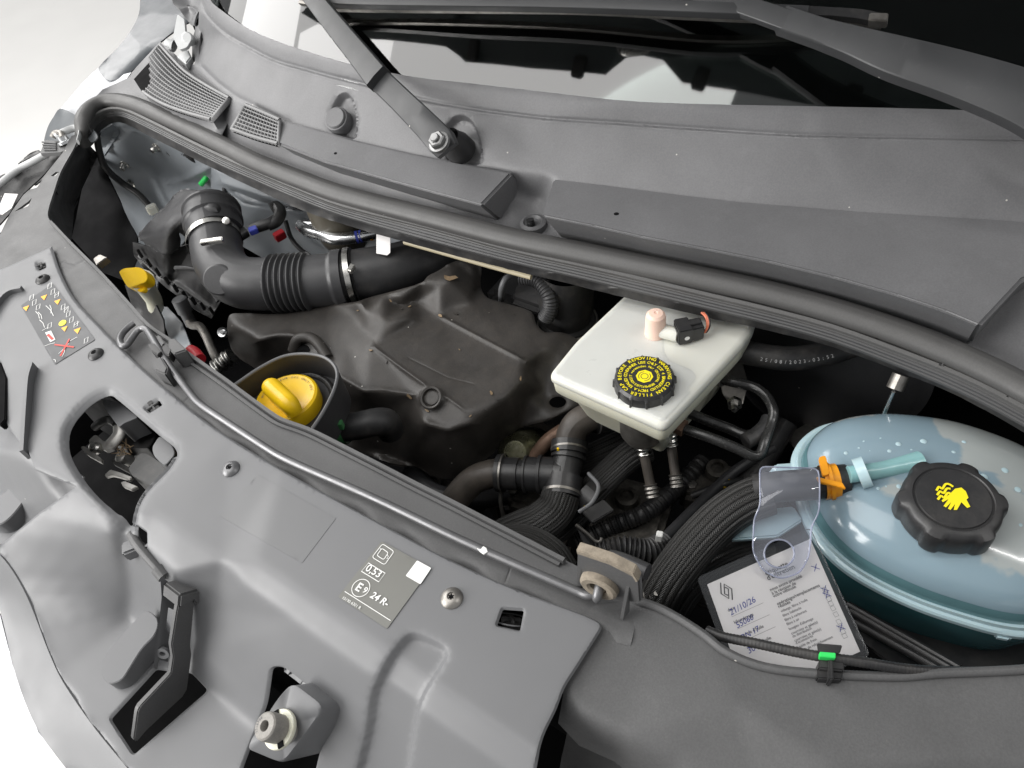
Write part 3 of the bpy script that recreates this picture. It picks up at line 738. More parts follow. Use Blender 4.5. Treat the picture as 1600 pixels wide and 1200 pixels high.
sc_ctrl = [(x, y, 0.150) for x, y in GL] + [(x, y, 0.131) for x, y in GR] + [(x, y, 0.086) for x, y in BR[:]] + \
          [(x, y + 8, 0.036) for x, y in SEALU[6:]] + [(x, y, 0.040) for x, y in SEALU[:6]] + [(230, 60, 0.07), (265, 30, 0.08), (300, -40, 0.12), (290, 95, 0.075), (330, 140, 0.074), (180, 120, 0.05)] + \
          [(800, 300, 0.058), (845, 310, 0.050), (835, 335, 0.04), (850, 292, 0.07)]
piv1 = [(515, 200), (515, 185), (521, 164), (530, 150), (538, 146), (548, 154), (556, 178), (556, 200), (553, 214), (535, 212)]
piv2 = [(694, 205), (705, 188), (718, 182), (735, 191), (748, 220), (751, 250), (735, 256), (700, 250)]
piv1 = [tuple(p) for p in cr(piv1, 4, True)]; piv2 = [tuple(p) for p in cr(piv2, 4, True)]
sheet('scuttle_shell', sc_out, sc_ctrl, 'cowl_plastic', scut, blur=5, step=9, thick=0.003,
      grooves=[dict(path=[tuple(p) for p in cr(GR, 3)], w=3.0, d=0.0022), dict(path=[(x, y + 5) for x, y in GR], w=2.2, d=-0.0008), dict(path=[(312, 75), (311, 101), (336, 126), (367, 150), (437, 184)], w=4, d=0.002)],
      plateaus=[dict(poly=piv1, h=-0.011, e=6), dict(poly=piv2, h=-0.011, e=7)])
# raised ledges
def ledge(poly, z, h, nr, zf, bev=0.003, mt='cowl_plastic', name='ledge'):
    return slab(name, [W(x, y, z if i < nr else zf) for i, (x, y) in enumerate(poly)], (0.030, 0, -h), mt, scut, bevel=bev, seg=3)
ledge([(437, 185), (518, 207), (554, 218), (645, 239), (750, 259), (801, 269), (752, 321), (680, 302), (610, 283), (505, 253), (434, 225)], 0.0885, 0.045, 6, 0.079)
ledge([(864, 278), (960, 289), (1075, 304), (1162, 314), (1337, 328), (1600, 344), (1760, 354), (1760, 380), (1600, 437), (1532, 510), (1475, 486), (1400, 461), (1300, 433), (1200, 409), (1100, 389), (1000, 370), (925, 353), (845, 337)], 0.0855, 0.050, 8, 0.0885)
# little holes moulded into the ledges
for (x, y, r) in ((963, 334, 0.0025), (524, 239, 0.0018)):
    v = W(x, y, 0.0877); lathe('pin_hole', [(0, 0.0), (r, 0.0), (r * 1.2, -0.0004), (r, -0.001), (0, -0.001)], 'shade_void', scut, v, seg=12)
# screw boss in the gap between the ledges
lathe('screw_boss', [(0.016, -0.01), (0.015, 0.004), (0.011, 0.006), (0.009, 0.003), (0, 0.003)], 'cowl_plastic', scut, W(833, 352, 0.040), seg=24)
tube('screw', [W(830, 352, 0.043), W(828, 343, 0.05)], lambda t, l: 0.004 + 0.0008 * math.sin(t * 40), 'black_plastic', scut, n=20)
# wiper spindle cap on its own
p, nn = W(530, 190, 0.094), Vector((-0.55, -0.15, 0.85))
lathe('spindle_cap', [(0, 0.012), (0.0125, 0.012), (0.0138, 0.0105), (0.0138, 0.009), (0.0155, 0.0085), (0.0165, 0.006), (0.017, -0.02)], 'cowl_plastic', scut, p, nn, seg=32)

# intake grilles: frame + rows of bars
def grille(name, quad, nrow, ncol, skip=None, z=0.085, bar=0.42):
    """quad = TL, TR, BR, BL pixel corners of a curved patch given as two polylines (rear edge, front edge)"""
    rear, front = quad
    R_ = [W(x, y, z) for x, y in cr(rear, 8)]; F_ = [W(x, y, z - 0.012) for x, y in cr(front, 8)]
    def at(u, v):
        def on(C, u):
            k = u * (len(C) - 1); i = min(int(k), len(C) - 2); return C[i].lerp(C[i+1], k - i)
        return on(R_, u).lerp(on(F_, u), v)
    V, F = [], []
    n = 24
    for i in range(n + 1):
        V += [at(i / n, 0) - Vector((0, 0, 0.006)), at(i / n, 1) - Vector((0, 0, 0.006))]
    for i in range(n): F.append((2*i, 2*i+1, 2*i+3, 2*i+2))
    g = mesh_obj(name, V, F, 'shade_void', scut, None)
    # long bars
    for r in range(nrow + 1):
        v = r / nrow; pts = [at(i / 16, v) for i in range(17)]
        if skip: pts = [p for i, p in enumerate(pts) if not skip(i / 16, v)]
        if len(pts) > 1: tube('grille_slat', pts, 0.0012 if 0 < r < nrow else 0.0028, 'grille_plastic', g, seg=6, smooth=False, flat=(0.9, 1))
    V, F = [], []
    for c in range(ncol + 1):
        u = c / ncol
        vs_ = [v / 12 for v in range(13) if not (skip and skip(u, v / 12))]
        if len(vs_) < 2: continue
        a, b = at(u, vs_[0]), at(u, vs_[-1]); d = (b - a).normalized(); t = (at(min(1, u + .01), .5) - at(max(0, u - .01), .5)).normalized() * (0.0008 if 0 < c < ncol else 0.0028)
        s = len(V); up = Vector((0, 0, 0.001)); dn = Vector((0, 0, 0.005))
        V += [a - t + up, a + t + up, b + t + up, b - t + up, a - t - dn, a + t - dn, b + t - dn, b - t - dn]
        F += [tuple(s + i for i in f) for f in ((0, 1, 2, 3), (0, 4, 5, 1), (1, 5, 6, 2), (2, 6, 7, 3), (3, 7, 4, 0))]
    mesh_obj('grille_cross_bars', V, F, 'grille_plastic', g, None)
mat('grille_plastic', (0.19, 0.19, 0.192), 0.5, grain=0.1, mottle=0.05)
grille('intake_grille', ([(250, 70), (268, 90), (290, 112), (322, 133), (358, 153)], [(206, 118), (224, 143), (255, 162), (290, 175), (329, 186)]), 11, 34, skip=lambda u, v: u < 0.25 and v > 0.45 and (v - 0.45) > 1.4 * (u) , z=0.083)
grille('small_intake_grille', ([(384, 164), (410, 175), (437, 187)], [(362, 201), (398, 214), (434, 224)]), 7, 13, z=0.091)
# skirts under the grille pieces
sheet('grille_skirt', [(222, 143), (255, 162), (290, 175), (330, 187), (360, 152), (372, 158), (345, 214), (300, 195), (240, 165)],
      [(222, 143, 0.07), (290, 175, 0.07), (330, 187, 0.07), (360, 152, 0.082), (372, 158, 0.06), (345, 214, 0.05), (300, 195, 0.05), (240, 165, 0.05)], 'cowl_plastic', scut, blur=2, step=7)

# ================================================================ bonnet seal along the scuttle edge
seal = thing('bonnet_seal', L(0.5, 0.4, 0.0), 'long grey rubber bonnet seal running along the scuttle edge', 'rubber seal')
SC = [(131, 184), (143, 168), (165, 158), (190, 158), (224, 168), (300, 203), (350, 228), (400, 253), (470, 281), (540, 306), (680, 342), (800, 373), (900, 394), (1000, 415), (1100, 436), (1200, 458), (1300, 485), (1400, 518), (1500, 558), (1600, 607), (1760, 700)]
tube('seal_bulb', [(134, 222, 0.01), (129, 204, 0.032)] + [(x, y, 0.046) for x, y in SC], 0.0132, 'seal_rubber', seal, seg=24, n=5, up=(0, 0, 1), flat=(0.82, 1))
SLO = [(136, 196), (150, 180), (170, 171), (192, 171), (222, 183), (300, 222), (350, 246), (400, 268), (470, 297), (540, 323), (680, 358), (800, 391), (900, 413), (1000, 436), (1100, 460), (1200, 484), (1300, 511), (1400, 547), (1500, 587), (1600, 638), (1760, 735)]
FLO = [(142, 206), (154, 190), (172, 181), (192, 181), (220, 193), (300, 234), (350, 259), (400, 281), (470, 311), (540, 337), (680, 377), (800, 408), (900, 431), (1000, 455), (1100, 479), (1200, 503), (1300, 531), (1400, 568), (1500, 610), (1600, 662), (1760, 760)]
BLO = [(150, 222), (160, 204), (176, 194), (194, 194), (222, 208), (300, 248), (350, 273), (400, 297), (470, 329), (540, 353), (680, 393), (800, 424), (900, 448), (1000, 473), (1100, 497), (1200, 519), (1300, 545), (1400, 582), (1500, 624), (1600, 680), (1760, 780)]
for k in range(5):
    f = k / 4.0
    tube('seal_rib', [(a[0] * (1-f) + b[0] * f, a[1] * (1-f) + b[1] * f, 0.040 - 0.010 * f) for a, b in zip(SLO, FLO)], 0.0023 if k else 0.0034, 'seal_rubber' if k < 2 else 'rib_rubber' if 'rib_rubber' in MAT else 'black_rubber', seal, seg=6, n=3)
ctrl = [(a[0], a[1], 0.032) for a in FLO] + [(b[0], b[1], 0.012) for b in BLO] + [(s[0], s[1], 0.040) for s in SLO]
sheet('seal_flange', [tuple(p) for p in cr(SLO, 3)] + [tuple(p) for p in cr(BLO, 3)][::-1], ctrl, 'black_rubber', seal, blur=2, step=9, thick=0.006, lift=-0.002)
tube('primer_edge', [(632, 378, 0.0), (700, 397, 0.0), (760, 414, 0.0), (830, 433, 0.0)], 0.0032, 'beige_primer', seal, seg=8)

# ================================================================ windscreen
GT = W(960, 156, 0.15)
screen = thing('windscreen', L(0.75, 0.4, 0.1), 'dark glass windscreen above the scuttle panel', 'windscreen')
# the glass: its base follows the scuttle edge in a shallow curve and it rises rearwards at 36 degrees
GB = np.array([tuple(W(x, y, 0.15)) for x, y in GL]); GFIT = np.polyfit(GB[:, 1], GB[:, 0], 4); GY0, GY1 = GB[:, 1].min(), GB[:, 1].max()
GZ = 0.134 + LID; GT = math.tan(math.radians(36))
def glass_base(y):
    yc = min(max(y, GY0), GY1); return float(np.polyval(GFIT, yc) + (y - yc) * np.polyval(np.polyder(GFIT), yc))
V, F = [], []; ny, ns = 90, 8
for i in range(ny + 1):
    y = -0.35 + (1.16 + 0.35) * i / ny
    for k in range(ns + 1):
        s_ = -0.016 + 0.6 * k / ns; V.append((glass_base(y) + s_ * math.cos(math.radians(36)), y, GZ + s_ * math.sin(math.radians(36))))
for i in range(ny):
    for k in range(ns): F.append((i*(ns+1)+k, i*(ns+1)+k+1, (i+1)*(ns+1)+k+1, (i+1)*(ns+1)+k))
n0 = len(V); V += [(v[0] + 0.0024, v[1], v[2] - 0.0033) for v in V]; F += [tuple(j + n0 for j in f[::-1]) for f in F]
mesh_obj('glass', V, F, 'windscreen_glass', screen, 40, flip=None)
def glass_hit(px, py):
    d = ray(px, py); f = lambda t: (EYE[2] + d[2]*t - GZ) - GT * (EYE[0] + d[0]*t - glass_base(EYE[1] + d[1]*t))
    lo, hi = 0.3 / FPX, 3.0 / FPX
    for _ in range(60):
        m = (lo + hi) / 2
        if f(m) > 0: lo = m
        else: hi = m
    g = Vector(EYE + d * lo); k = (glass_base(g.y + 0.002) - glass_base(g.y - 0.002)) / 0.004
    return g, Vector((-GT, GT * k, 1.0)).normalized()
dash = thing('dashboard', L(0.95, 0.4, 0.0), 'black dashboard top seen dimly through the windscreen', 'dashboard')
V = [L(0.78, -0.6, 0.06), L(0.78, 0.95, 0.06), L(1.0, 1.15, 0.08), L(1.9, 1.15, 0.1), L(1.9, -0.6, 0.1)]
mesh_obj('dash_top', V, [(0, 1, 2, 3, 4)], 'shade_void', dash)
# ================================================================ bonnet, held open above (seen mirrored in the windscreen)
bonnet = thing('open_bonnet', L(0.62, 0.6, 0.12), 'dark grey green bonnet held open above, mirrored in the windscreen', 'bonnet')
def mirror_hit(px, py, z):
    g, n = glass_hit(px, py); d = (g - Vector(EYE)).normalized(); r = d - 2 * d.dot(n) * n; return g + r * ((z + LID - g.z) / r.z)
BE = [(470, 20), (510, 44), (557, 61), (640, 66), (697, 73), (717, 87), (727, 97), (830, 107), (946, 117), (960, 105), (979, 90), (1005, 87), (1036, 94), (1050, 110), (1066, 129), (1160, 143), (1267, 164), (1420, 172), (1600, 190), (1750, 200)]
be = [mirror_hit(x, y, 0.74) for x, y in BE]
rings = []
for off, dz in ((0, 0), (0.0, 0.012), (0.03, 0.05), (0.10, 0.075), (0.14, 0.06), (0.30, 0.17), (0.60, 0.32)):
    f = min(1.0, off / 0.1); xm = sum(p.x for p in be) / len(be)
    rings.append([Vector((p.x * (1 - f) + xm * f + off, p.y, p.z + dz)) for p in be])
V = [p for r in rings for p in r]; n = len(be); F = []
for i in range(len(rings) - 1):
    for s in range(n - 1): F.append((i*n+s, i*n+s+1, (i+1)*n+s+1, (i+1)*n+s))
mesh_obj('bonnet_underside', V, F, 'bonnet_paint', bonnet, 30)
for y in (1.0, 0.05):
    box('edge_rib', L(0.75, y, 0.86), (0.2, 0, 0.1), (0, 0.03, 0), (-0.006, 0, 0.012), 'bonnet_paint', bonnet, 0.004)
for (x, y) in ((740, 78), (905, 104), (1095, 122), (1330, 150)):
    p = mirror_hit(x, y, 0.742); box('rubber_buffer', p, (0.02, 0, 0.0), (0, 0.014, 0), (0, 0, 0.01), 'black_rubber', bonnet, 0.003)
tube('latch_striker', [mirror_hit(965, 66, 0.76), mirror_hit(975, 82, 0.70), mirror_hit(1010, 78, 0.70), mirror_hit(1018, 66, 0.76)], 0.006, 'bright_steel', bonnet)
for y in (1.1, -0.2):
    tube('hinge_arm', [L(1.25, y, 0.52), L(1.15, y, 0.75), L(1.05, y, 0.95), L(0.95, y, 0.93)], 0.014, 'bonnet_paint', bonnet, flat=(1, 0.5))

# ================================================================ engine bay tub
tub = thing('engine_bay_shell', L(0.4, 0.4, -0.6), 'engine bay floor and walls coloured near black for deep shade', 'engine bay')  # deep shade of the bay is put into the colour of these walls
blk('bay_floor', 0.1, 0.85, -0.6, 1.45, -0.62, -0.58, 'shade_void', tub)
blk('bay_bulkhead', 0.80, 0.83, -0.6, 1.35, -0.58, 0.04, 'shade_void', tub)
blk('bay_side', 0.1, 0.83, -0.62, -0.6, -0.58, 0.03, 'shade_void', tub)
blk('bay_side', 0.1, 0.83, 1.38, 1.40, -0.58, -0.12, 'shade_void', tub)
blk('bay_front', 0.17, 0.19, -0.6, 1.0, -0.58, -0.03, 'shade_void', tub)
# painted inner wing and bulkhead
wing = thing('inner_wing', L(0.5, 1.2, -0.3), 'blue grey painted inner wing panel with two weld studs', 'inner wing')
sheet('wing_panel', [(150, 205), (165, 188), (190, 178), (225, 190), (300, 225), (345, 255), (352, 290), (330, 330), (250, 420), (240, 480), (215, 470), (208, 380), (190, 320), (165, 268), (152, 240)],
      [(150, 205, 0.0), (190, 178, 0.02), (225, 190, 0.02), (300, 225, 0.0), (345, 255, -0.02), (352, 290, -0.08), (330, 330, -0.12), (250, 420, -0.3), (240, 480, -0.34), (215, 470, -0.34), (208, 380, -0.25), (165, 268, -0.1), (152, 240, -0.06), (240, 270, -0.10)],
      'bay_paint', wing, blur=6, step=8, grooves=[dict(path=[(270, 288), (300, 275), (330, 258)], w=7, d=-0.007), dict(path=[(160, 205), (185, 195), (215, 205)], w=4, d=-0.003)],
      holes=[])
for (x, y) in ((195, 257), (245, 230), (205, 288)):
    p, nn = surf_at('wing_panel', x, y); lathe('weld_stud', [(0.0085, 0), (0.008, 0.002), (0.0055, 0.0025), (0.005, 0.010), (0.004, 0.0115), (0, 0.012)], 'bright_steel', wing, p, nn, seg=16)
sheet('wing_gusset', [(158, 206), (176, 194), (188, 205), (163, 243), (156, 236)], [(158, 206, 0.01), (176, 194, 0.01), (188, 205, -0.01), (163, 243, -0.05), (156, 236, -0.05)], 'bay_paint', wing, blur=1, step=6)
tube('wing_grommet', [(268, 234, -0.04), (282, 230, -0.03), (296, 236, -0.03), (310, 243, -0.03)], lambda t, l: 0.0125 + 0.0012 * math.sin(l * 1500), 'black_rubber', wing, n=12)
bulk = thing('painted_bulkhead', L(0.7, 0.8, -0.3), 'grey painted bulkhead metal below the bonnet seal', 'bulkhead')
sheet('bulkhead_panel', [(330, 250), (420, 290), (540, 340), (640, 375), (700, 400), (700, 470), (560, 440), (440, 420), (370, 380), (330, 320)],
      [(330, 250, -0.02), (420, 290, -0.03), (540, 340, -0.04), (640, 375, -0.04), (700, 400, -0.04), (700, 470, -0.16), (560, 440, -0.16), (440, 420, -0.16), (370, 380, -0.14), (330, 320, -0.1), (470, 350, -0.09)], 'bay_paint', bulk, blur=6, step=9,
      grooves=[dict(path=[(350, 283), (400, 300), (450, 318), (480, 322)], w=5, d=-0.006), dict(path=[(365, 300), (410, 318), (470, 330)], w=3, d=0.005), dict(path=[(350, 295), (380, 318), (440, 328), (480, 325)], w=2.5, d=0.003)])
ac = thing('refrigerant_pipe', W(560, 375, -0.12), 'bright bent aluminium pipe below the seal with blue marks', 'pipe')
tube('pipe', [(470, 352, -0.06), (480, 360, -0.055), (500, 366, -0.05), (525, 373, -0.045), (560, 370, -0.045), (590, 364, -0.045), (625, 366, -0.06)], 0.0085, 'aluminium', ac)
tube('pipe_end', [(470, 352, -0.06), (476, 349, -0.055), (500, 350, -0.055)], 0.006, 'aluminium', ac)
for x, m_ in ((556, 'ink_blue'), (562, 'ink_blue'), (577, 'orange_plastic')):
    tube('paint_mark', [(x, 371 - (x - 556) * 0.2, -0.045), (x + 4, 370 - (x - 556) * 0.2, -0.045)], 0.0088, m_, ac)
tg = W(599, 377, -0.035)
pt = [W(588, 366, 0.004), W(610, 370, 0.004), W(610, 395, -0.012), W(605, 399, -0.014), W(588, 396, -0.013)]
slab('pipe_tag', pt, (0.001, 0.001, -0.001), 'paper', ac, 0.0003)
fpr = thing('blue_sensor_plug', W(385, 363, -0.06), 'small black sensor plug with a bright blue lock beside the intake elbow', 'connector')
tube('plug_body', [(365, 374, -0.04), (385, 362, -0.04)], 0.008, 'black_plastic', fpr, smooth=False, seg=12)
box('blue_lock', W(396, 360, -0.028), (0.005, -0.003, 0), (0.003, 0.005, 0), (0, 0, 0.004), bpy.data.materials.get('ink_blue'), fpr, 0.001)
tube('plug_tail', [(393, 358, -0.036), (408, 353, -0.034), (422, 348, -0.034), (432, 342, -0.035)], 0.008, 'black_plastic', fpr)
tube('vent_pipe', [(418, 352, -0.036), (432, 345, -0.035), (438, 332, -0.032), (432, 323, -0.03), (424, 326, -0.03)], 0.0085, 'black_rubber', fpr, seg=12)
box('orange_lock', W(437, 368, -0.09), (0.008, -0.002, 0), (0.002, 0.006, 0), (0, 0, 0.006), 'red_plastic', fpr, 0.001)
gw = thing('green_wire_sleeve', W(325, 280, -0.06), 'green wire sleeve against the painted inner wing', 'wire')
tube('sleeve', [(314, 288, -0.08), (322, 278, -0.07), (330, 262, -0.06)], 0.0045, 'bright_green', gw)
wl = thing('wing_cable', W(180, 270, -0.05), 'thin black cable looping down the painted inner wing to a clip', 'cable')
tube('cable', [(150, 205, 0.01), (155, 235, -0.02), (165, 262, -0.05), (190, 285, -0.09), (215, 302, -0.11), (232, 320, -0.13)], 0.0055, 'black_rubber', wl)
box('cable_clip', W(238, 327, -0.13), (0.008, -0.004, 0), (0.003, 0.006, 0), (0, 0, 0.008), 'milky_plastic', wl, 0.002)
for q in (((345, 262, -0.04), (350, 285, -0.06), (352, 310, -0.07), (366, 330, -0.09), (372, 360, -0.1)), ((446, 345, -0.08), (455, 372, -0.1), (470, 390, -0.11), (484, 400, -0.11))):
    lo = thing('bulkhead_wire', P(q[-1]), 'black wire hanging down the painted bulkhead' if q[0][0] < 400 else 'thin wire drooping beside the aluminium pipe', 'wire'); tube('wire', q, 0.0035, 'black_rubber', lo, seg=8)
mat('brown_canister', (0.10, 0.09, 0.07), 0.4, mottle=0.1)
cap_b = thing('beige_canister', W(545, 350, -0.06), 'dull beige rounded canister behind the aluminium pipe', 'canister')
lathe('canister_shell', [(0, -0.03), (0.03, -0.03), (0.04, -0.02), (0.045, 0.0), (0.045, 0.05)], 'brown_canister', cap_b, W(540, 350, -0.06), (0, 0, 1))

# ================================================================ engine cover
ecov = thing('engine_cover', L(0.4, 0.55, -0.2), 'dusty dark brown moulded plastic engine cover with a bolt recess', 'engine cover')
ec_out = cr([(356, 496), (362, 490), (380, 489), (447, 489), (508, 476), (552, 471), (581, 462), (620, 452), (658, 441), (668, 430), (682, 423), (711, 408), (745, 404), (752, 420), (752, 448), (762, 464), (788, 472), (830, 486), (838, 505), (852, 518), (876, 518), (900, 528),
             (940, 560), (960, 610), (930, 640), (896, 642), (864, 656), (835, 662), (813, 670), (791, 690), (760, 718), (730, 742), (704, 750), (675, 744), (646, 728), (610, 722), (560, 706), (520, 690), (470, 640), (430, 600), (395, 574), (374, 560), (360, 545), (354, 515)], 3, True)
ec_ctrl = [(356, 494, -0.068), (447, 487, -0.068), (508, 474, -0.066), (581, 460, -0.06), (404, 530, -0.070), (370, 512, -0.070), (469, 527, -0.070), (437, 524, -0.068),
           (354, 520, -0.085), (360, 546, -0.118), (392, 570, -0.125), (405, 560, -0.11), (450, 560, -0.11), (470, 640, -0.16), (490, 560, -0.075), (478, 545, -0.078), (520, 555, -0.072),
           (552, 489, -0.060), (560, 470, -0.042), (600, 460, -0.040), (628, 466, -0.040), (650, 470, -0.058), (655, 500, -0.060), (632, 495, -0.046), (600, 500, -0.046), (575, 490, -0.046), (588, 538, -0.060), (573, 520, -0.061), (545, 545, -0.068), (530, 560, -0.07),
           (660, 441, -0.030), (672, 430, -0.028), (690, 422, -0.027), (715, 412, -0.027), (745, 404, -0.030), (752, 448, -0.060), (740, 440, -0.045), (700, 440, -0.030), (690, 445, -0.032), (706, 480, -0.058), (737, 474, -0.058), (690, 495, -0.060), (630, 478, -0.058),
           (762, 466, -0.060), (830, 486, -0.064), (842, 510, -0.066), (880, 520, -0.072), (900, 528, -0.08), (581, 542, -0.0605), (668, 605, -0.062), (740, 641, -0.067), (790, 620, -0.066), (817, 592, -0.066), (815, 570, -0.064), (850, 545, -0.068), (870, 555, -0.08),
           (530, 588, -0.071), (570, 612, -0.071), (646, 618, -0.070), (654, 640, -0.075), (640, 655, -0.10), (600, 650, -0.11), (560, 640, -0.11), (520, 640, -0.13), (530, 620, -0.10),
           (664, 662, -0.078), (701, 672, -0.080), (737, 661, -0.076), (765, 640, -0.070), (560, 700, -0.17), (620, 705, -0.155), (648, 695, -0.125), (655, 720, -0.15),
           (675, 742, -0.175), (704, 750, -0.178), (730, 742, -0.176), (760, 716, -0.165), (791, 690, -0.15), (813, 670, -0.13), (780, 660, -0.105), (825, 620, -0.098),
           (835, 580, -0.088), (850, 610, -0.108), (846, 640, -0.112), (871, 630, -0.112), (896, 640, -0.112), (864, 656, -0.116), (940, 560, -0.10), (960, 610, -0.115)]
hole_r = [(871 + 13 * math.cos(a), 628 + 8.5 * math.sin(a)) for a in np.linspace(0, 2 * math.pi, 18)[:-1]]
sheet('cover_moulding', ec_out, ec_ctrl, 'engine_plastic', ecov, blur=3.4, step=5.5, thick=0.003, holes=[hole_r], roll=(5, 0.0012),
      grooves=[dict(path=[(585, 543), (625, 573), (664, 601)], w=3.2, d=-0.0026), dict(path=[(690, 496), (750, 528), (813, 561)], w=3.2, d=-0.0026), dict(path=[(697, 620), (726, 641)], w=3, d=-0.002),
               dict(path=[(530, 588), (570, 611), (600, 609), (646, 617)], w=4, d=-0.002), dict(path=[(664, 661), (701, 671), (737, 660)], w=5, d=-0.002), dict(path=[(640, 560), (700, 590), (740, 600)], w=1.5, d=0.0006), dict(path=[(404, 532), (430, 524), (455, 523), (470, 528)], w=4, d=-0.002)],
      plateaus=[dict(poly=[(675 + 19 * math.cos(a), 621 + 14 * math.sin(a)) for a in np.linspace(0, 2 * math.pi, 20)[:-1]], h=0.0045, e=8)])
p, nn = surf_at('cover_moulding', 675, 622)
lathe('bolt_recess', [(0.0135, 0.003), (0.0125, 0.0042), (0.0105, 0.0035), (0.0095, -0.001), (0.008, -0.002), (0.0075, 0.0), (0.003, 0.0005), (0, 0.0)], 'engine_plastic', ecov, p, nn, seg=28)
tube('arch_rim', [(458, 548, -0.082), (464, 532, -0.070), (476, 527, -0.066), (489, 530, -0.066), (500, 541, -0.068), (512, 560, -0.072)], 0.007, 'engine_plastic', ecov, n=8)
tube('arch_shadow', [(470, 552, -0.085), (476, 546, -0.082), (486, 548, -0.082), (492, 556, -0.085)], 0.007, 'shade_void', ecov, n=6)
# leaf litter on the cover
lit = [(640, 618, 14, 0.5), (702, 435, 30, 0.4), (712, 491, 12, 0.2), (688, 494, 12, 0.1), (580, 548, 10, 0.3), (604, 566, 8, 0.9), (668, 642, 10, 0.2), (768, 615, 14, 1.0), (778, 624, 12, 0.5), (813, 592, 10, 0.9), (718, 547, 5, 0.1), (803, 492, 4, 0.0), (640, 480, 9, 0.6), (610, 470, 8, 1.2), (628, 484, 7, 2.0), (560, 485, 6, 0.2), (735, 650, 7, 0.6), (760, 640, 6, 1.4)]
for i, (x, y, s, a) in enumerate(lit):
    p, nn = surf_at('cover_moulding', x, y); u, v, w_ = axisframe(nn); m = mpp(p) * s * 0.4; ca, sa = math.cos(a * 3 + 1), math.sin(a * 3 + 1)
    U = u * ca + v * sa; Vv = -u * sa + v * ca; rr = random.Random(i)
    pts = [p + nn * 0.001 + (U * math.cos(k) * (1 + rr.uniform(-.4, .3)) + Vv * math.sin(k) * rr.uniform(0.25, 0.5)) * m + nn * m * rr.uniform(0, .35) for k in np.linspace(0, 6.28, 9)[:-1]]
    o = slab('dry_leaf', pts, nn * -0.0006, 'leaf' if i % 3 != 2 else 'engine_plastic', None, 0)
    LAB = {0: 'broad dry leaf scrap beside the bolt recess of the engine cover', 1: 'long pale splinter lying on the rear hump of the engine cover', 2: 'pale leaf scrap at the head of the rear rib',
           3: 'thin leaf scrap in the crease below the rear hump', 4: 'leaf scrap at the head of the front rib', 6: 'leaf scrap in front of the bolt recess', 7: 'curled leaf on the front right shoulder of the engine cover', 9: 'brown leaf scrap beside the right-hand hollow of the engine cover'}
    tag(o, LAB.get(i, 'tiny leaf crumb lying on the dusty engine cover'), 'leaf scrap', 'leaf scraps on the engine cover')

# ================================================================ air intake
box_ = thing('air_filter_box', L(0.45, 0.95, -0.3), 'black domed air filter housing with a round outlet', 'air filter')
sheet('filter_lid', cr([(214, 371), (232, 345), (255, 322), (275, 300), (290, 294), (318, 296), (352, 308), (364, 325), (372, 350), (362, 390), (330, 400), (300, 380), (282, 366), (284, 385), (258, 400), (236, 388)], 3, True),
      [(214, 371, -0.07), (255, 322, -0.05), (286, 295, -0.03), (318, 296, -0.01), (352, 308, -0.015), (364, 325, -0.07), (372, 350, -0.09), (362, 390, -0.10), (300, 380, -0.08), (258, 400, -0.085), (236, 388, -0.085), (300, 330, 0.0), (270, 345, -0.02), (331, 322, 0.02), (312, 318, 0.012), (348, 330, 0.01), (260, 375, -0.05)],
      'duct_plastic', box_, blur=6, step=7, roll=(6, 0.005), grooves=[dict(path=[(262, 370), (290, 340), (300, 310)], w=3, d=-0.001)])
sheet('filter_base', [(208, 378), (236, 386), (258, 398), (284, 385), (300, 380), (340, 400), (345, 470), (330, 498), (300, 480), (260, 450), (225, 420), (210, 400)],
      [(208, 378, -0.10), (258, 398, -0.09), (300, 380, -0.09), (340, 400, -0.10), (345, 470, -0.16), (330, 498, -0.19), (260, 450, -0.18), (210, 400, -0.15)], 'black_plastic', box_, blur=4, step=8,
      grooves=[dict(path=[(215, 392), (250, 425), (290, 452), (335, 485)], w=3, d=-0.005), dict(path=[(222, 404), (256, 436), (300, 466), (330, 490)], w=2, d=0.004)])
for t in np.linspace(0, 1, 9):
    x, y = 218 + 112 * t, 396 + 88 * t + 10 * math.sin(t * 3); box('base_rib', W(x, y, -0.115 - 0.05 * t), (0.0025, 0, 0), (0, 0.002, 0), (0, 0, 0.008), 'black_plastic', box_, 0.0005)
tube('base_rail', [(275, 419, -0.09), (292, 419, -0.085), (305, 421, -0.085), (322, 440, -0.1), (342, 470, -0.12)], 0.004, 'duct_plastic', box_, seg=8, smooth=False)
intake = thing('air_intake_hose', L(0.45, 0.8, -0.1), 'black ribbed air intake hose with metal clamps over the engine cover', 'hose')
tube('outlet_collar', [(331, 330, -0.022), (333, 347, -0.026), (338, 368, -0.032)], lambda t, l: 0.038 + (0.003 if 0.45 < t < 0.6 else 0) + (0.0025 if t < 0.12 else 0), 'duct_plastic', intake, seg=32, n=12)
tube('elbow', [(335, 360, -0.03), (338, 385, -0.033), (343, 408, -0.036), (356, 428, -0.038), (378, 441, -0.040), (405, 444, -0.042), (428, 443, -0.043)], 0.0345, 'duct_plastic', intake, seg=32, n=8)
def bel(t, l): return 0.0345 + 0.0042 * (0.5 - 0.5 * math.cos(t * 7 * 2 * math.pi))
tube('bellows', resample([(424, 443.5, -0.043), (455, 442, -0.044), (487, 440, -0.045)], 30), bel, 'duct_plastic', intake, seg=32, n=6, sharp=60)
tube('sleeve', [(485, 440, -0.045), (510, 438, -0.046), (540, 434, -0.047)], lambda t, l: 0.0345 + (0.003 if t > 0.72 else 0), 'duct_plastic', intake, seg=32, n=10)
tube('duct_pipe', [(536, 434, -0.047), (565, 429, -0.048), (620, 420, -0.05), (680, 404, -0.055), (740, 385, -0.06)], lambda t, l: 0.0335 + (0.004 if 0.12 < t < 0.155 else 0.003 if 0.165 < t < 0.18 else 0), 'black_plastic', intake, seg=32, n=14)
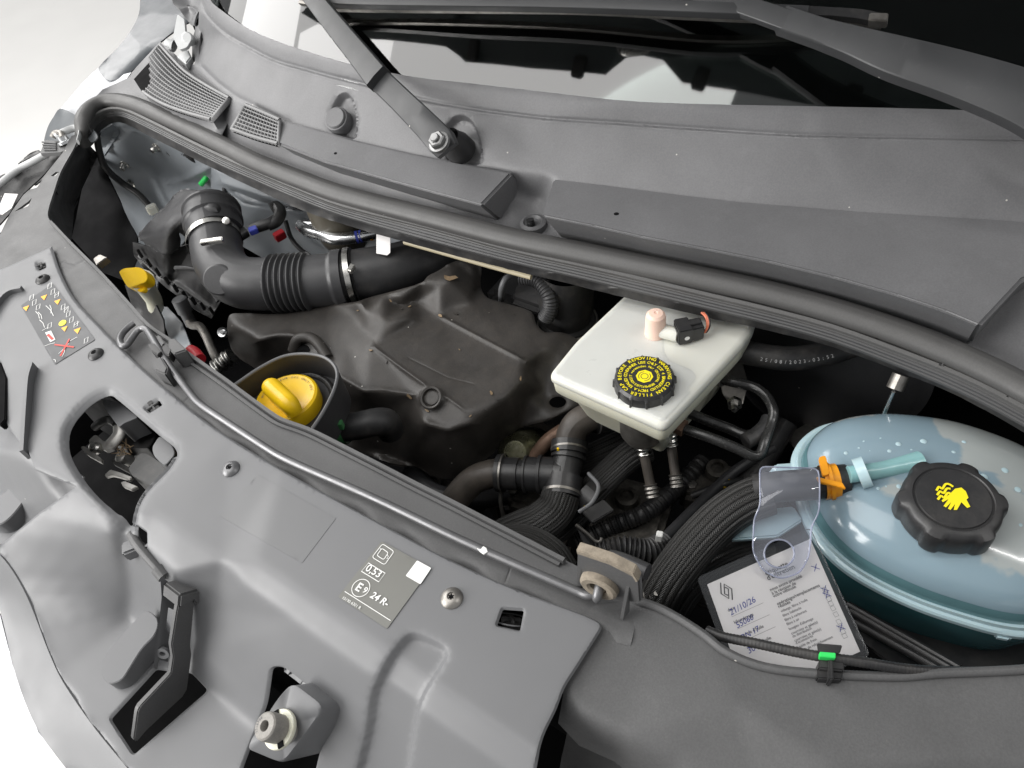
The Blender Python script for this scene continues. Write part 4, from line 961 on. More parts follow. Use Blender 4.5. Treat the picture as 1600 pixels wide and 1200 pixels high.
tube('hose_clamp', [(545, 432.5, -0.0472), (548, 432, -0.0473), (553, 431.2, -0.0475)], 0.0375, 'bright_steel', intake, seg=40, cap=False)
box('clamp_screw', W(549, 420, -0.012), (0.006, 0.002, 0), (0, 0.004, 0), (0, 0, 0.003), 'bright_steel', intake, 0.001)
tube('elbow_clamp', [(334.5, 374, -0.0325), (335.3, 378, -0.033), (336, 381, -0.0333)], 0.0375, 'bright_steel', intake, seg=40, cap=False)
box('clamp_buckle', W(331, 377, 0.004), (0.009, -0.012, 0), (0.003, 0.003, 0), (0, 0, 0.003), 'bright_steel', intake, 0.001)
cdir = (Vector(EYE) - W(365, 430, 0)).normalized(); cdir = (cdir + Vector((-0.35, 0.1, 0.2))).normalized()
lathe('elbow_boss', [(0, 0.036), (0.018, 0.036), (0.020, 0.034), (0.0205, 0.0)], 'boss_plastic' if 'boss_plastic' in MAT else 'duct_plastic', intake, W(356, 436, -0.038), cdir, seg=36)
p = W(354, 345, -0.005); lathe('collar_screw', [(0.005, 0), (0.005, 0.003), (0.002, 0.004), (0, 0.004)], 'bright_steel', intake, p, cdir, seg=14)

# ================================================================ left bay small things
wc = thing('washer_filler', W(210, 440, -0.15), 'yellow washer fluid filler cap on a pale neck', 'filler cap')
capl = [(185, 424), (193, 419), (216, 417), (225, 421), (231, 431), (229, 440), (213, 446), (200, 450), (194, 441)]
slab('cap', [W(x, y, -0.05 - 0.0006 * (y - 417)) for x, y in rounded(capl, 4, 2)], (0.006, 0, -0.014), 'yellow_plastic', wc, 0.003)
slab('cap_tab', [W(x, y, -0.075) for x, y in rounded([(210, 443), (223, 440), (228, 448), (222, 457), (214, 455)], 3, 2)], (0.004, 0, -0.006), 'yellow_plastic', wc, 0.002)
tube('neck', [(222, 438, -0.07), (230, 452, -0.10), (240, 468, -0.14), (243, 480, -0.17)], [0.017, 0.013, 0.012, 0.012], 'milky_cream', wc)
wb = thing('washer_bottle', L(0.3, 0.95, -0.4), 'black bottle shoulder below the yellow washer cap', 'bottle')
sheet('bottle_shoulder', [(195, 445), (215, 452), (240, 470), (255, 500), (262, 560), (240, 540), (205, 475)], [(195, 445, -0.14), (215, 452, -0.12), (240, 470, -0.13), (255, 500, -0.17), (262, 560, -0.22), (240, 540, -0.22), (205, 475, -0.19)], 'black_plastic', wb, blur=4, step=8)
lug = thing('steel_lug', W(155, 402, -0.03), 'small pale steel lug standing behind the carrier edge', 'bracket')
slab('lug_plate', [W(145, 404, -0.02), W(155, 397, -0.02), W(166, 402, -0.02), W(150, 414, -0.02)], (0.003, 0, -0.01), 'dull_steel', lug, 0.001)
fl1 = thing('grey_strut_leg', W(290, 520, -0.25), 'grey painted metal leg between the filter box and carrier', 'bracket')
sheet('leg_plate', [(250, 478), (262, 480), (285, 505), (298, 540), (310, 580), (290, 585), (268, 540), (255, 500)], [(250, 478, -0.2), (262, 480, -0.2), (285, 505, -0.2), (298, 540, -0.2), (310, 580, -0.2), (290, 585, -0.21), (268, 540, -0.21), (255, 500, -0.21)], 'bay_paint', fl1, blur=2, step=8)
gp = thing('fuel_pipe', W(330, 560, -0.2), 'tan metal pipe curving down from a grey capped valve', 'pipe')
lathe('valve_cap', [(0, 0.028), (0.009, 0.028), (0.0115, 0.026), (0.0115, 0.004), (0.009, 0.0), (0.009, -0.02)], 'grey_plastic', gp, W(291, 490, -0.17), (0.15, 0.15, 0.95), seg=24)
tube('pipe', [(293, 497, -0.18), (300, 508, -0.18), (312, 510, -0.17), (322, 525, -0.17), (332, 548, -0.18), (342, 566, -0.19)], 0.0065, 'dull_steel', gp)
tube('pipe_union', [(338, 575, -0.17), (350, 565, -0.165), (362, 556, -0.16)], lambda t, l: 0.010 + 0.003 * (0.5 + 0.5 * math.cos(t * 18)), 'bright_steel', gp, n=14)
rc = thing('red_clip', W(304, 552, -0.06), 'small red plastic clip behind the carrier edge', 'clip')
tube('clip_body', [(297, 548, -0.06), (304, 552, -0.06), (312, 562, -0.06)], 0.008, 'red_plastic', rc)
bt = thing('cover_stud', W(348, 518, -0.16), 'pale round stud head beside the engine cover corner', 'bolt')
lathe('stud_head', [(0, 0.004), (0.003, 0.004), (0.0035, 0.002), (0.007, 0.003), (0.0075, 0), (0.007, -0.01)], 'aluminium', bt, W(348, 519, -0.14), (-0.5, -0.4, 0.75), seg=20)

# ================================================================ oil filler
oil = thing('oil_filler', W(450, 640, -0.12), 'yellow oil filler cap with a raised grip inside a black collar', 'filler cap')
rim = [(352, 612), (369, 600), (406, 575), (440, 558), (470, 553), (500, 556), (519, 567), (527, 584), (522, 609), (506, 642), (487, 671), (470, 690)]
ribbon('collar_wall', [(x, y, -0.008) for x, y in rim], (0, 0, 1), 0.045, 0.0028, 'duct_plastic', oil)
tube('collar_rim', [(x, y, -0.008) for x, y in rim], 0.0019, 'grey_plastic', oil, seg=8)
flo = [W(x, y, -0.008) - Vector((0, 0, 0.034)) for x, y in cr(rim, 3)]
mesh_obj('collar_floor', flo, [tuple(range(len(flo)))], 'duct_plastic', oil)
oc = W(447, 619, -0.024)
tube('collar_step', [Vector((oc.x + 0.047 * math.cos(a), oc.y + 0.047 * math.sin(a), oc.z - 0.018)) for a in np.linspace(0, 2 * math.pi, 30)], 0.004, 'black_plastic', oil, seg=8, smooth=False)
capo = lathe('cap_body', [(0.030, -0.026), (0.0345, -0.024), (0.035, -0.004), (0.034, -0.0015), (0.0315, 0.0), (0.0295, -0.0012), (0.012, -0.0012), (0, -0.0012)], 'yellow_plastic', oil, oc, (0.02, 0.02, 1), seg=56)
ga, gb = W(421, 602, -0.010), W(457, 636, -0.010)
tube('grip', [ga + Vector((0, 0, -0.006)), ga.lerp(gb, 0.1), ga.lerp(gb, 0.5), ga.lerp(gb, 0.88), gb + Vector((0, 0, -0.010))], [0.008, 0.0105, 0.0105, 0.0100, 0.008], 'yellow_plastic', oil, seg=20, n=10)
box('grip_web', ga.lerp(gb, 0.5) - Vector((0, 0, 0.009)), (gb - ga) * 0.46, Vector((gb.y - ga.y, ga.x - gb.x, 0)).normalized() * 0.0085, (0, 0, 0.009), 'yellow_plastic', oil, 0.003)
for i, s in enumerate('HUILE MOTEUR OIL ONLY USE'):
    a = math.radians(118 - i * 6.6); v = oc + Vector((math.cos(a), math.sin(a), 0)) * 0.0268 + Vector((0, 0, -0.0008))
    t = Vector((math.sin(a), -math.cos(a), 0)); text(s, v, t, Vector((math.cos(a), math.sin(a), 0)), 0.0036, 'ink_grey', oil, 'cap_lettering', 'CENTER')
oh = thing('breather_hose', W(560, 680, -0.13), 'thick black breather hose with a green clip beside the oil filler', 'hose')
tube('hose', [(490, 676, -0.075), (520, 671, -0.07), (560, 665, -0.066), (590, 659, -0.066), (604, 660, -0.075), (610, 672, -0.10)], 0.0155, 'black_rubber', oh, seg=24, n=8)
tube('green_clip', [(530, 669.2, -0.0693), (536, 668.4, -0.0688), (541, 667.7, -0.0684)], 0.0185, 'green_plastic', oh, seg=28, cap=False)
box('clip_ear', W(531, 664, -0.045), (0.002, -0.003, 0), (0.003, 0.002, 0), (0, 0, 0.005), 'green_plastic', oh, 0.0005)
# ================================================================ brake fluid reservoir
res = thing('brake_fluid_reservoir', W(1000, 640, -0.14), 'milky white brake fluid reservoir with a black cap', 'reservoir')
lid = [(856, 586), (899, 533), (972, 464), (1010, 428), (1190, 470), (1176, 520), (1148, 551), (1038, 668)]
lidp = rounded([tuple(W(x, y, 0.0)) for x, y in lid], 0.008, 4)
c0 = Vector(np.mean(lidp, axis=0))
def shrink(k, dz): return [c0 + (Vector(p) - c0) * k + Vector((0, 0, dz)) for p in lidp]
loft('tank_lid', [shrink(0.0, 0.0012), shrink(0.90, 0.0012), shrink(0.965, 0.0), shrink(0.99, -0.002), shrink(1.0, -0.005), shrink(1.0, -0.009), shrink(0.985, -0.0105)], 'milky_plastic', res, cap=False, sharp=50)
loft('tank_body', [shrink(0.975, -0.0095), shrink(0.985, -0.012), shrink(0.975, -0.026), shrink(0.955, -0.030), shrink(0.80, -0.055), shrink(0.7, -0.09)], 'milky_cream', res, sharp=40)
# relief on the lid: stepped curved rim
sheet('lid_top', rounded([(862, 586), (902, 537), (975, 468), (1012, 434), (1184, 474), (1170, 518), (1142, 549), (1037, 660)], 8), [(850, 600, 0.0), (900, 500, 0.0), (1010, 420, 0.0), (1200, 460, 0.0), (1180, 530, 0.0), (1040, 680, 0.0)], 'milky_plastic', res,
      blur=0, step=7, thick=0.001, lift=0.0014, plateaus=[dict(poly=[tuple(p) for p in cr([(1046, 520), (1041, 540), (1046, 558), (1062, 568), (1082, 576), (1092, 592), (1080, 612), (1150, 545), (1172, 518), (1100, 500)], 3, True)], h=-0.0022, e=9)], roll=(6, 0.0014))
cp = W(1007, 588, 0.014)
def lug(a, r, h):
    k = (a * 12 / (2 * math.pi)) % 1.0
    return 0.0016 if (k < 0.14 and r > 0.026 and h < -0.002) else 0
lathe('cap', [(0.0285, -0.017), (0.0292, -0.016), (0.0285, -0.003), (0.0272, -0.0012), (0.0262, 0.0), (0, 0.0)], 'black_plastic', res, cp, (0.0, 0.0, 1), seg=168, lobes=lug, sharp=30)
def ringtext(s, r, a0, a1, size, inner=False):
    n = len(s)
    for i, ch in enumerate(s):
        if ch == ' ': continue
        a = math.radians(a0 + (a1 - a0) * i / max(1, n - 1)); rad = Vector((math.cos(a), math.sin(a), 0)); t = Vector((math.sin(a), -math.cos(a), 0))
        text(ch, cp + rad * r + Vector((0, 0, 0.0001)), t, rad, size, 'yellow_print', res, 'cap_lettering', 'CENTER', bold=0.015)
ringtext('WARNING CLEAN FILLER CAP BEFORE REMOVING ', 0.0218, -15, -15 - 351, 0.0050)
ringtext('USE ONLY DOT 4 BRAKEFLUID FROM A SEALED CONTAINER ', 0.0165, 42, 42 - 352, 0.0043)
ringtext('Nur ORIGINAL BREMSFLUSSIGKEIT verwenden ', 0.0118, 5, 5 - 350, 0.0036)
strokes('cap_emblem', [poly_print([cp + Vector((0.0082 * math.cos(a + .39), 0.0082 * math.sin(a + .39), 0)) for a in np.arange(8) * math.pi / 4], (0, 0, 1))], 'yellow_print', res)
strokes('cap_emblem_lines', [stroke('', [cp + Vector((0.0034 * math.cos(a), 0.0034 * math.sin(a), 0.0001)) for a in np.linspace(0, 6.283, 24)[:-1]], 0.0006, (0, 0, 1), '', None, True),
        stroke('', [cp + Vector((0.0056 * math.cos(a), 0.0056 * math.sin(a), 0.0001)) for a in np.linspace(0.5, 2.6, 12)], 0.0006, (0, 0, 1), '', None),
        stroke('', [cp + Vector((0.0056 * math.cos(a), 0.0056 * math.sin(a), 0.0001)) for a in np.linspace(3.6, 5.8, 12)], 0.0006, (0, 0, 1), '', None)], 'ink_black', res)
lathe('level_sensor', [(0.0118, -0.002), (0.0108, 0.002), (0.0102, 0.022), (0.0095, 0.0265), (0.007, 0.029), (0.002, 0.0296), (0.0015, 0.0288), (0, 0.0288)], 'pink_plastic', res, W(1024, 521, 0.001), seg=32)
tube('sensor_arm', [W(1030, 516, 0.008), W(1060, 523, 0.009)], 0.0075, 'milky_plastic', res, seg=20)
plug = thing('sensor_connector', W(1072, 520, 0.003), 'black plug with copper wires on the reservoir level sensor', 'connector')
ca, cb = W(1054, 521, 0.012), W(1098, 512, 0.012); dx = (cb - ca).normalized(); dy = Vector((-dx.y, dx.x, 0))
box('plug_body', (ca + cb) / 2, dx * 0.0135, dy * 0.008, (0, 0, 0.0085), 'black_plastic', plug, 0.0012)
box('plug_collar', ca.lerp(cb, 0.3) + Vector((0, 0, 0.001)), dx * 0.007, dy * 0.0098, (0, 0, 0.0098), 'black_plastic', plug, 0.001)
box('plug_latch', ca.lerp(cb, 0.7) + Vector((0, 0, 0.0095)), dx * 0.006, dy * 0.003, (0, 0, 0.0012), 'black_plastic', plug, 0.0005)
ff = ca.lerp(cb, 0.34) - dy * 0.0098 if dy.dot(Vector(EYE) - ca) < 0 else ca.lerp(cb, 0.34) + dy * 0.0098
nd = (ff - ca.lerp(cb, 0.34)).normalized()
strokes('white_dot', [poly_print([ff + nd * 0.0002 + dx * 0.0026 * math.cos(a) + Vector((0, 0, 0.0026 * math.sin(a))) for a in np.linspace(0, 6.28, 16)[:-1]], nd)], 'white_print', plug)
for k, m_ in ((0, 'copper_wire'), (1, 'copper_wire'), (2, 'black_rubber')):
    tube('lead', [cb + Vector((0, 0, 0.002 * k - 0.004)), W(1101 + k, 519, 0.010), W(1105 + k * 2, 508, 0.016), W(1103 + k * 2, 496, 0.02), W(1096 + k * 3, 488, 0.022)], 0.0011, m_, plug, seg=8)
# outlets and brake hoses below the reservoir
master = thing('brake_master_cylinder', W(1000, 690, -0.16), 'grey cast brake master cylinder below the milky reservoir', 'master cylinder')
lathe('outlet_cone', [(0.024, 0.03), (0.023, 0.0), (0.018, -0.010), (0.010, -0.015), (0.009, -0.02)], 'dull_steel', master, W(1004, 672, -0.062), (0.05, 0, 1), seg=32)
blk('cylinder_block', 0.47, 0.62, 0.18, 0.23, -0.13, -0.08, 'shade_void', master, 0.01)
def hose_fit(name, pts, label):
    t = thing(name, P(pts[-1]), label, 'brake hose', 'brake hoses below the reservoir'); q = resample(pts, 40); n = len(q)
    tube('crimp', q[:12], lambda t, l: 0.0058 + 0.0016 * (0.5 + 0.5 * math.cos(t * 3 * 2 * math.pi)), 'bright_steel', t, n=3)
    tube('hose', q[10:34], 0.0052, 'brown_rubber', t, n=2)
    tube('ferrule', q[31:], lambda t, l: 0.0060 + 0.0014 * (0.5 + 0.5 * math.cos(t * 3 * 2 * math.pi)), 'dull_steel', t, n=3)
mat('brown_rubber', (0.055, 0.047, 0.040), 0.5, mottle=0.3, mscale=50, grain=0.3, gscale=900)
hose_fit('brake_hose', [(1003, 684, -0.085), (1007, 712, -0.10), (1013, 742, -0.115), (1020, 776, -0.13)], 'ribbed brake hose with steel crimp hanging under the reservoir outlet cone')
hose_fit('brake_hose', [(1047, 672, -0.075), (1049, 695, -0.09), (1053, 725, -0.105), (1058, 760, -0.12)], 'ribbed brake hose with steel crimp hanging beside the black steel brake pipes')
mat('pipe_black', (0.02, 0.02, 0.02), 0.25, mottle=0.2, wear=0.35, wearcol=(0.3, 0.29, 0.27), mscale=40)
bp = thing('brake_pipe', W(1150, 700, -0.12), 'looping black steel brake pipe with rusty union nuts', 'brake pipe')
tube('pipe', [(1055, 664, -0.05), (1075, 672, -0.05), (1110, 684, -0.05), (1150, 700, -0.052), (1175, 712, -0.055), (1188, 710, -0.055), (1196, 690, -0.05), (1206, 660, -0.045), (1208, 640, -0.04), (1196, 618, -0.04), (1175, 604, -0.04), (1140, 596, -0.04), (1115, 588, -0.045)], 0.0052, 'pipe_black', bp, seg=14, n=8)
tube('union_nut', [(1052, 662, -0.05), (1070, 670, -0.05)], lambda t, l: 0.0085, 'rust_steel' if 'rust_steel' in MAT else 'dull_steel', bp, seg=6, n=2)
tube('upper_union_nut', [(1112, 587, -0.045), (1130, 594, -0.042)], 0.008, 'dull_steel', bp, seg=6, n=2)
bp2 = thing('brake_pipe', W(1130, 690, -0.13), 'straight black steel brake pipe running behind the looping one', 'brake pipe')
tube('pipe', [(1066, 641, -0.06), (1100, 655, -0.062), (1140, 670, -0.065), (1165, 680, -0.065), (1185, 675, -0.063), (1200, 668, -0.06)], 0.0055, 'pipe_black', bp2, seg=14)
tube('protective_sleeve', [(1165, 690, -0.055), (1180, 682, -0.055), (1196, 668, -0.052), (1203, 655, -0.05)], 0.0085, 'black_rubber', bp2, seg=14)
boost = thing('brake_booster', L(0.66, 0.1, -0.15), 'large black brake booster drum behind the reservoir', 'brake booster')
lathe('drum', [(0.0, 0.10), (0.05, 0.10), (0.085, 0.085), (0.11, 0.05), (0.122, 0.045), (0.122, 0.03), (0.115, 0.025), (0.115, -0.06)], 'duct_plastic', boost, L(0.68, 0.10, -0.12), (-1, 0, 0.05), seg=64)
slab('mount_bracket', [W(1118, 560, -0.06), W(1152, 540, -0.06), W(1168, 600, -0.07), W(1160, 632, -0.075), (W(1145, 640, -0.075)), W(1128, 615, -0.07)], (0.004, 0, -0.004), 'dull_steel', boost, 0.001)
lathe('bracket_bolt', [(0, 0.014), (0.003, 0.014), (0.004, 0.012), (0.004, 0.004), (0.008, 0.004), (0.008, -0.002)], 'bright_steel', boost, W(1148, 630, -0.066), (-0.8, -0.3, 0.3), seg=6, sharp=30)
mat('ink_pale', (0.32, 0.32, 0.32), 0.6)
vh = thing('vacuum_hose', W(1200, 560, -0.06), 'thick black vacuum hose with white date printing beside the reservoir', 'hose')
vq = [(1138, 540, -0.03), (1160, 549, -0.03), (1200, 557, -0.03), (1240, 560, -0.03), (1290, 553, -0.03), (1330, 540, -0.025), (1380, 520, -0.01)]
tube('hose', vq, 0.0125, 'black_rubber', vh, seg=24)
qq = resample([(x, y + 8.5, z + 0.0055) for x, y, z in vq[1:]], 60)
for i, ch in enumerate('25/08/2023-03:52'):
    a = qq[8 + i * 2]; b = qq[10 + i * 2]; t = (b - a).normalized(); dirc = (Vector(EYE) - a).normalized(); upv = dirc.cross(t)
    text(ch, a + dirc * 0.004, t, upv if upv.z > 0 else -upv, 0.0050, 'ink_pale', vh, 'hose_lettering', 'CENTER')
# clutter between cover and reservoir, under the seal
tb = thing('turbo_duct', W(890, 480, -0.1), 'black round duct mouth standing under the bonnet seal', 'duct')
lathe('duct_mouth', [(0.033, 0.06), (0.034, 0.0), (0.030, -0.012), (0.031, -0.018), (0.036, -0.020), (0.036, -0.026)], 'black_rubber', tb, W(885, 478, -0.075), (0.05, -0.05, 1), seg=40)
tube('duct_ring', [W(885, 478, -0.075) + Vector((0.036 * math.cos(a), 0.036 * math.sin(a), -0.026)) for a in np.linspace(0, 6.2832, 33)], 0.0028, 'dull_steel', tb, seg=8, smooth=False)
rh = thing('ribbed_vent_hose', W(850, 470, -0.1), 'thin ribbed black hose arching down behind the engine cover', 'hose')
tube('hose', resample([(815, 432, -0.02), (840, 438, -0.02), (858, 460, -0.03), (860, 480, -0.045), (852, 498, -0.06)], 60), lambda t, l: 0.0095 + 0.0007 * math.sin(l * 1800), 'duct_plastic', rh, seg=16, n=3)
cb2 = thing('rear_cable_loop', W(785, 455, -0.07), 'pale grey cable loop in the shade behind the engine cover', 'cable')
tube('cable', [(783, 470, -0.08), (784, 450, -0.05), (790, 436, -0.04), (800, 430, -0.04)], 0.004, 'grey_plastic', cb2, seg=8)
rb = thing('rear_engine_block', W(820, 480, -0.15), 'dark engine metal in the shade behind the cover', 'engine')
box('block_face', W(830, 470, -0.12), (0.04, 0, 0), (0, 0.05, 0), (0, 0, 0.03), 'black_plastic', rb, 0.012)
box('block_plate', W(832, 462, -0.07), (0.018, 0.0, 0.008), (0, 0.025, 0), (0, 0, 0.008), 'black_plastic', rb, 0.006)

# ================================================================ coolant plumbing in the middle
def hose(name, label, pts, r, mt='braided_sleeve', seg=24, grp=None, part='hose'):
    t = thing(name, P(pts[-1]), label, 'hose', grp); tube(part, pts, r, mt, t, seg=seg, n=8); return t
rh1 = thing('radiator_hose', W(730, 790, -0.2), 'dull brown rubber coolant hose with a black quick coupling', 'hose')
tube('hose', [(690, 812, -0.20), (712, 780, -0.17), (738, 752, -0.15), (765, 741, -0.14), (785, 739, -0.138)], 0.0165, 'brown_rubber', rh1, seg=24)
tube('coupling', resample([(778, 739, -0.138), (820, 741, -0.136), (868, 743, -0.134)], 50), lambda t, l: 0.0185 + (0.003 if t < 0.08 else 0.0 if t < 0.38 else -0.002 if t < 0.48 else 0.003 if t < 0.52 else 0.0012 if t < 0.72 else 0.004 if t < 0.78 else 0.002), 'black_plastic', rh1, seg=32, n=3)
tube('steel_band', [(785, 739.3, -0.1379), (788, 739.5, -0.1378)], 0.0222, 'dull_steel', rh1, seg=32, n=2, cap=False)
tee = thing('coolant_tee', W(885, 740, -0.17), 'black plastic coolant tee joining three hoses', 'hose fitting')
tube('tee_body', resample([(890, 690, -0.115), (888, 715, -0.122), (882, 745, -0.130), (878, 775, -0.137)], 50), lambda t, l: 0.0165 + (0.004 if t < 0.22 else 0.001 if t < 0.26 else 0.003 if t < 0.32 else 0 if t < 0.62 else 0.0035 if t < 0.9 else 0.004), 'black_plastic', tee, seg=32, n=3)
tube('tee_branch', [(866, 743, -0.134), (884, 744, -0.131)], 0.0195, 'black_plastic', tee, seg=28)
tube('clip_band', [(889.6, 703, -0.1185), (889.4, 706, -0.119)], 0.0208, 'dull_steel', tee, seg=32, n=2, cap=False)
tube('clip_band_lower', [(878.5, 770, -0.136), (878, 774, -0.1365)], 0.0212, 'dull_steel', tee, seg=32, n=2, cap=False)
box('yellow_mark', W(872, 702, -0.085), (0.001, 0, 0), (0, 0.0012, 0), (0, 0, 0.002), 'yellow_plastic', tee, 0.0003)
h2 = thing('thermostat_hose', W(900, 680, -0.15), 'brown rubber hose bending up from the coolant tee', 'hose')
tube('hose', [(890, 696, -0.117), (893, 678, -0.108), (903, 662, -0.1), (920, 652, -0.097), (940, 648, -0.1)], 0.0165, 'brown_rubber', h2, seg=24)
tube('hose_clamp', [(924, 651, -0.097), (931, 649.5, -0.098)], lambda t, l: 0.019 + 0.002 * (t > 0.5), 'black_rubber', h2, seg=24, n=6, cap=False)
tube('end_collar', [(930, 650, -0.098), (946, 646, -0.1), (962, 642, -0.104)], 0.0205, 'black_plastic', h2, seg=28)
hose('lower_coolant_hose', 'braided coolant hose running down from the tee to the carrier edge', [(878, 770, -0.137), (868, 795, -0.145), (845, 815, -0.15), (815, 828, -0.16), (780, 845, -0.18), (740, 880, -0.2)], 0.0215)
hose('heater_hose', 'braided heater hose running under the reservoir outlets', [(1010, 700, -0.13), (985, 712, -0.13), (955, 738, -0.14), (925, 768, -0.155), (900, 800, -0.17), (850, 840, -0.19), (790, 870, -0.21)], 0.0165)
hose('heater_hose', 'braided heater hose curving behind the coolant tee', [(1000, 680, -0.15), (960, 700, -0.15), (915, 720, -0.155), (900, 724, -0.16)], 0.017)
cl = thing('hose_clip', W(930, 785, -0.17), 'black plastic clip with a yellow mark on the heater hose', 'clip')
tube('clip_ring', [(915, 771, -0.15), (932, 786, -0.152)], 0.021, 'black_plastic', cl, seg=20, n=3, cap=False)
box('clip_tongue', W(935, 800, -0.13), (0.012, -0.006, 0), (0.003, 0.008, 0), (0, 0, 0.003), 'black_plastic', cl, 0.001)
box('yellow_stripe', W(914, 796, -0.128), (0.001, 0.0006, 0.0), (0, 0.0008, 0), (0, 0, 0.005), 'yellow_plastic', cl, 0.0002)
ew = thing('metal_canister', W(825, 690, -0.2), 'dusty rounded metal canister with greenish highlights below the engine cover', 'canister')
lathe('canister', [(0, 0.03), (0.014, 0.029), (0.025, 0.02), (0.029, 0.006), (0.03, -0.03)], 'canister_metal' if 'canister_metal' in MAT else 'dull_steel', ew, W(818, 706, -0.165), (-0.6, -0.1, 0.75), seg=36)
tube('rusty_rail', [(835, 715, -0.15), (855, 690, -0.13), (880, 672, -0.12)], 0.0085, 'rust_steel' if 'rust_steel' in MAT else 'brown_rubber', ew)
bs = thing('bracket_plate', W(915, 830, -0.17), 'bent black bracket plate beside the hoses', 'bracket')
slab('plate', [W(900, 822, -0.10), W(905, 820, -0.10), (W(935, 850, -0.12)), W(928, 862, -0.12), W(912, 850, -0.11)], (0.002, 0.002, -0.002), 'black_plastic', bs, 0.0006)
tube('plate_edge', [(900, 820, -0.098), (918, 834, -0.105), (930, 845, -0.11), (938, 846, -0.11), (940, 840, -0.108)], 0.0018, 'dull_steel', bs, seg=8)
hose('ribbed_loom', 'ribbed black wiring loom tube under the braided hoses', [(780, 838, -0.13), (830, 842, -0.12), (865, 862, -0.12), (885, 890, -0.13)], 0.013, 'braided_sleeve')
lm = thing('lower_loom', W(1000, 860, -0.2), 'black corrugated loom tube lying low in the bay', 'wiring loom')
tube('tube', resample([(930, 870, -0.12), (970, 858, -0.115), (1010, 862, -0.12), (1040, 850, -0.13)], 50), lambda t, l: 0.012 + 0.0016 * math.sin(l * 1500), 'black_rubber', lm, seg=16, n=3)
ln = thing('low_engine_casting', W(1000, 800, -0.3), 'dusty dark engine casting deep in the bay', 'engine casting')
rr = random.Random(3)
for i in range(14):
    x, y = rr.uniform(700, 1180), rr.uniform(700, 900); box('casting_lump', W(x, y, rr.uniform(-0.34, -0.26)), (rr.uniform(.015, .05), rr.uniform(-.02, .02), 0), (rr.uniform(-.01, .01), rr.uniform(.015, .05), 0.005), (0, 0, rr.uniform(.01, .03)), 'engine_plastic' if i % 3 else 'brown_rubber', ln, 0.008)
# more plumbing and wiring low in the bay
mat('grimy_metal', (0.075, 0.07, 0.062), 0.45, metal=0.5, mottle=0.35, mscale=45, dust=0.4)
for lab, pts, r, m_ in (('black corrugated wiring loom deep under the brake hoses', [(1100, 720, -0.2), (1060, 760, -0.2), (1010, 800, -0.19), (960, 820, -0.2), (900, 850, -0.21)], 0.010, 'black_rubber'),
                        ('thin black wire bundle crossing below the brake pipes', [(1210, 700, -0.16), (1150, 735, -0.17), (1090, 790, -0.17), (1040, 840, -0.16)], 0.006, 'duct_plastic'),
                        ('dark rubber pipe under the looping brake pipe', [(1230, 660, -0.15), (1180, 740, -0.18), (1110, 800, -0.19), (1050, 870, -0.17)], 0.012, 'black_rubber'),
                        ('grey wire curling beside the coolant tee', [(920, 740, -0.12), (935, 760, -0.11), (925, 785, -0.11), (905, 800, -0.12)], 0.0022, 'grey_plastic'),
                        ('black rubber pipe in the gap below the engine cover', [(640, 735, -0.2), (680, 770, -0.2), (740, 780, -0.21), (800, 775, -0.22), (850, 790, -0.22)], 0.012, 'duct_plastic'),
                        ('thin vertical wire below the coolant coupling', [(784, 760, -0.15), (782, 785, -0.17), (788, 815, -0.2)], 0.0022, 'dull_steel')):
    t = thing('bay_line', P(pts[-1]), lab, 'pipe' if 'pipe' in lab else 'wire'); tube('line', resample(pts, 60), (lambda t, l: 0.010 + 0.0012 * math.sin(l * 1600)) if 'corrugated' in lab else r, m_, t, seg=14, n=2)
for lab, (x, y, z), sz, m_ in (('dull cast housing below the coolant tee', (845, 770, -0.21), (.035, .03, .02), 'grimy_metal'), ('grimy metal cover deep beside the braided hose', (985, 815, -0.22), (.05, .04, .015), 'grimy_metal'),
                        ('dark bracket block under the brake pipes', (1130, 770, -0.22), (.03, .045, .02), 'grimy_metal'), ('dusty casting under the engine cover front', (690, 790, -0.24), (.03, .05, .02), 'grimy_metal')):
    t = thing('cast_housing', W(x, y, z - sz[2]), lab, 'housing'); c = W(x, y, z)
    box('housing_body', c, (sz[0], sz[0] * .2, 0), (-sz[1] * .2, sz[1], 0), (0, 0, sz[2]), m_, t, 0.007)
    lathe('housing_boss', [(0.014, 0), (0.013, 0.012), (0.008, 0.013), (0.0075, 0.008), (0, 0.008)], m_, t, c + Vector((sz[0] * .3, sz[1] * .3, sz[2] - 0.001)), seg=20)
    for sx, sy in ((-.7, -.7), (.7, -.7), (-.7, .7)):
        lathe('housing_bolt', [(0.006, 0), (0.006, 0.005), (0.004, 0.0055), (0, 0.0055)], 'dull_steel', t, c + Vector((sz[0] * sx, sz[1] * sy, sz[2] - 0.001)), seg=6)
wp = thing('white_clip_plug', W(1030, 840, -0.12), 'tiny white plug standing among the dark hoses', 'plug')
box('plug', W(1030, 838, -0.1), (0.003, 0.001, 0), (-0.001, 0.003, 0), (0.001, 0, 0.004), 'white_print', wp, 0.0006)
yb = thing('yellow_banded_wire', W(1133, 756, -0.16), 'dark wire with two small yellow bands deep in the bay', 'wire')
tube('wire', [(1080, 775, -0.18), (1133, 756, -0.17), (1170, 748, -0.18)], 0.004, 'black_rubber', yb)
for x in (1128, 1136): tube('yellow_band', [(x, 758 - (x - 1128) * .35, -0.171), (x + 4, 756.6 - (x - 1128) * .35, -0.171)], 0.0044, 'yellow_plastic', yb, n=2)
bn = thing('flange_bolt', W(1020, 925, -0.09), 'grey flange bolt beside the braided hose end', 'bolt')
lathe('bolt_head', [(0.0085, -0.004), (0.009, 0), (0.006, 0.001), (0.0052, 0.001), (0.0052, 0.006), (0.002, 0.0065), (0.002, 0.012), (0, 0.012)], 'dull_steel', bn, W(1021, 929, -0.07), (-0.2, -0.3, 0.9), seg=18)
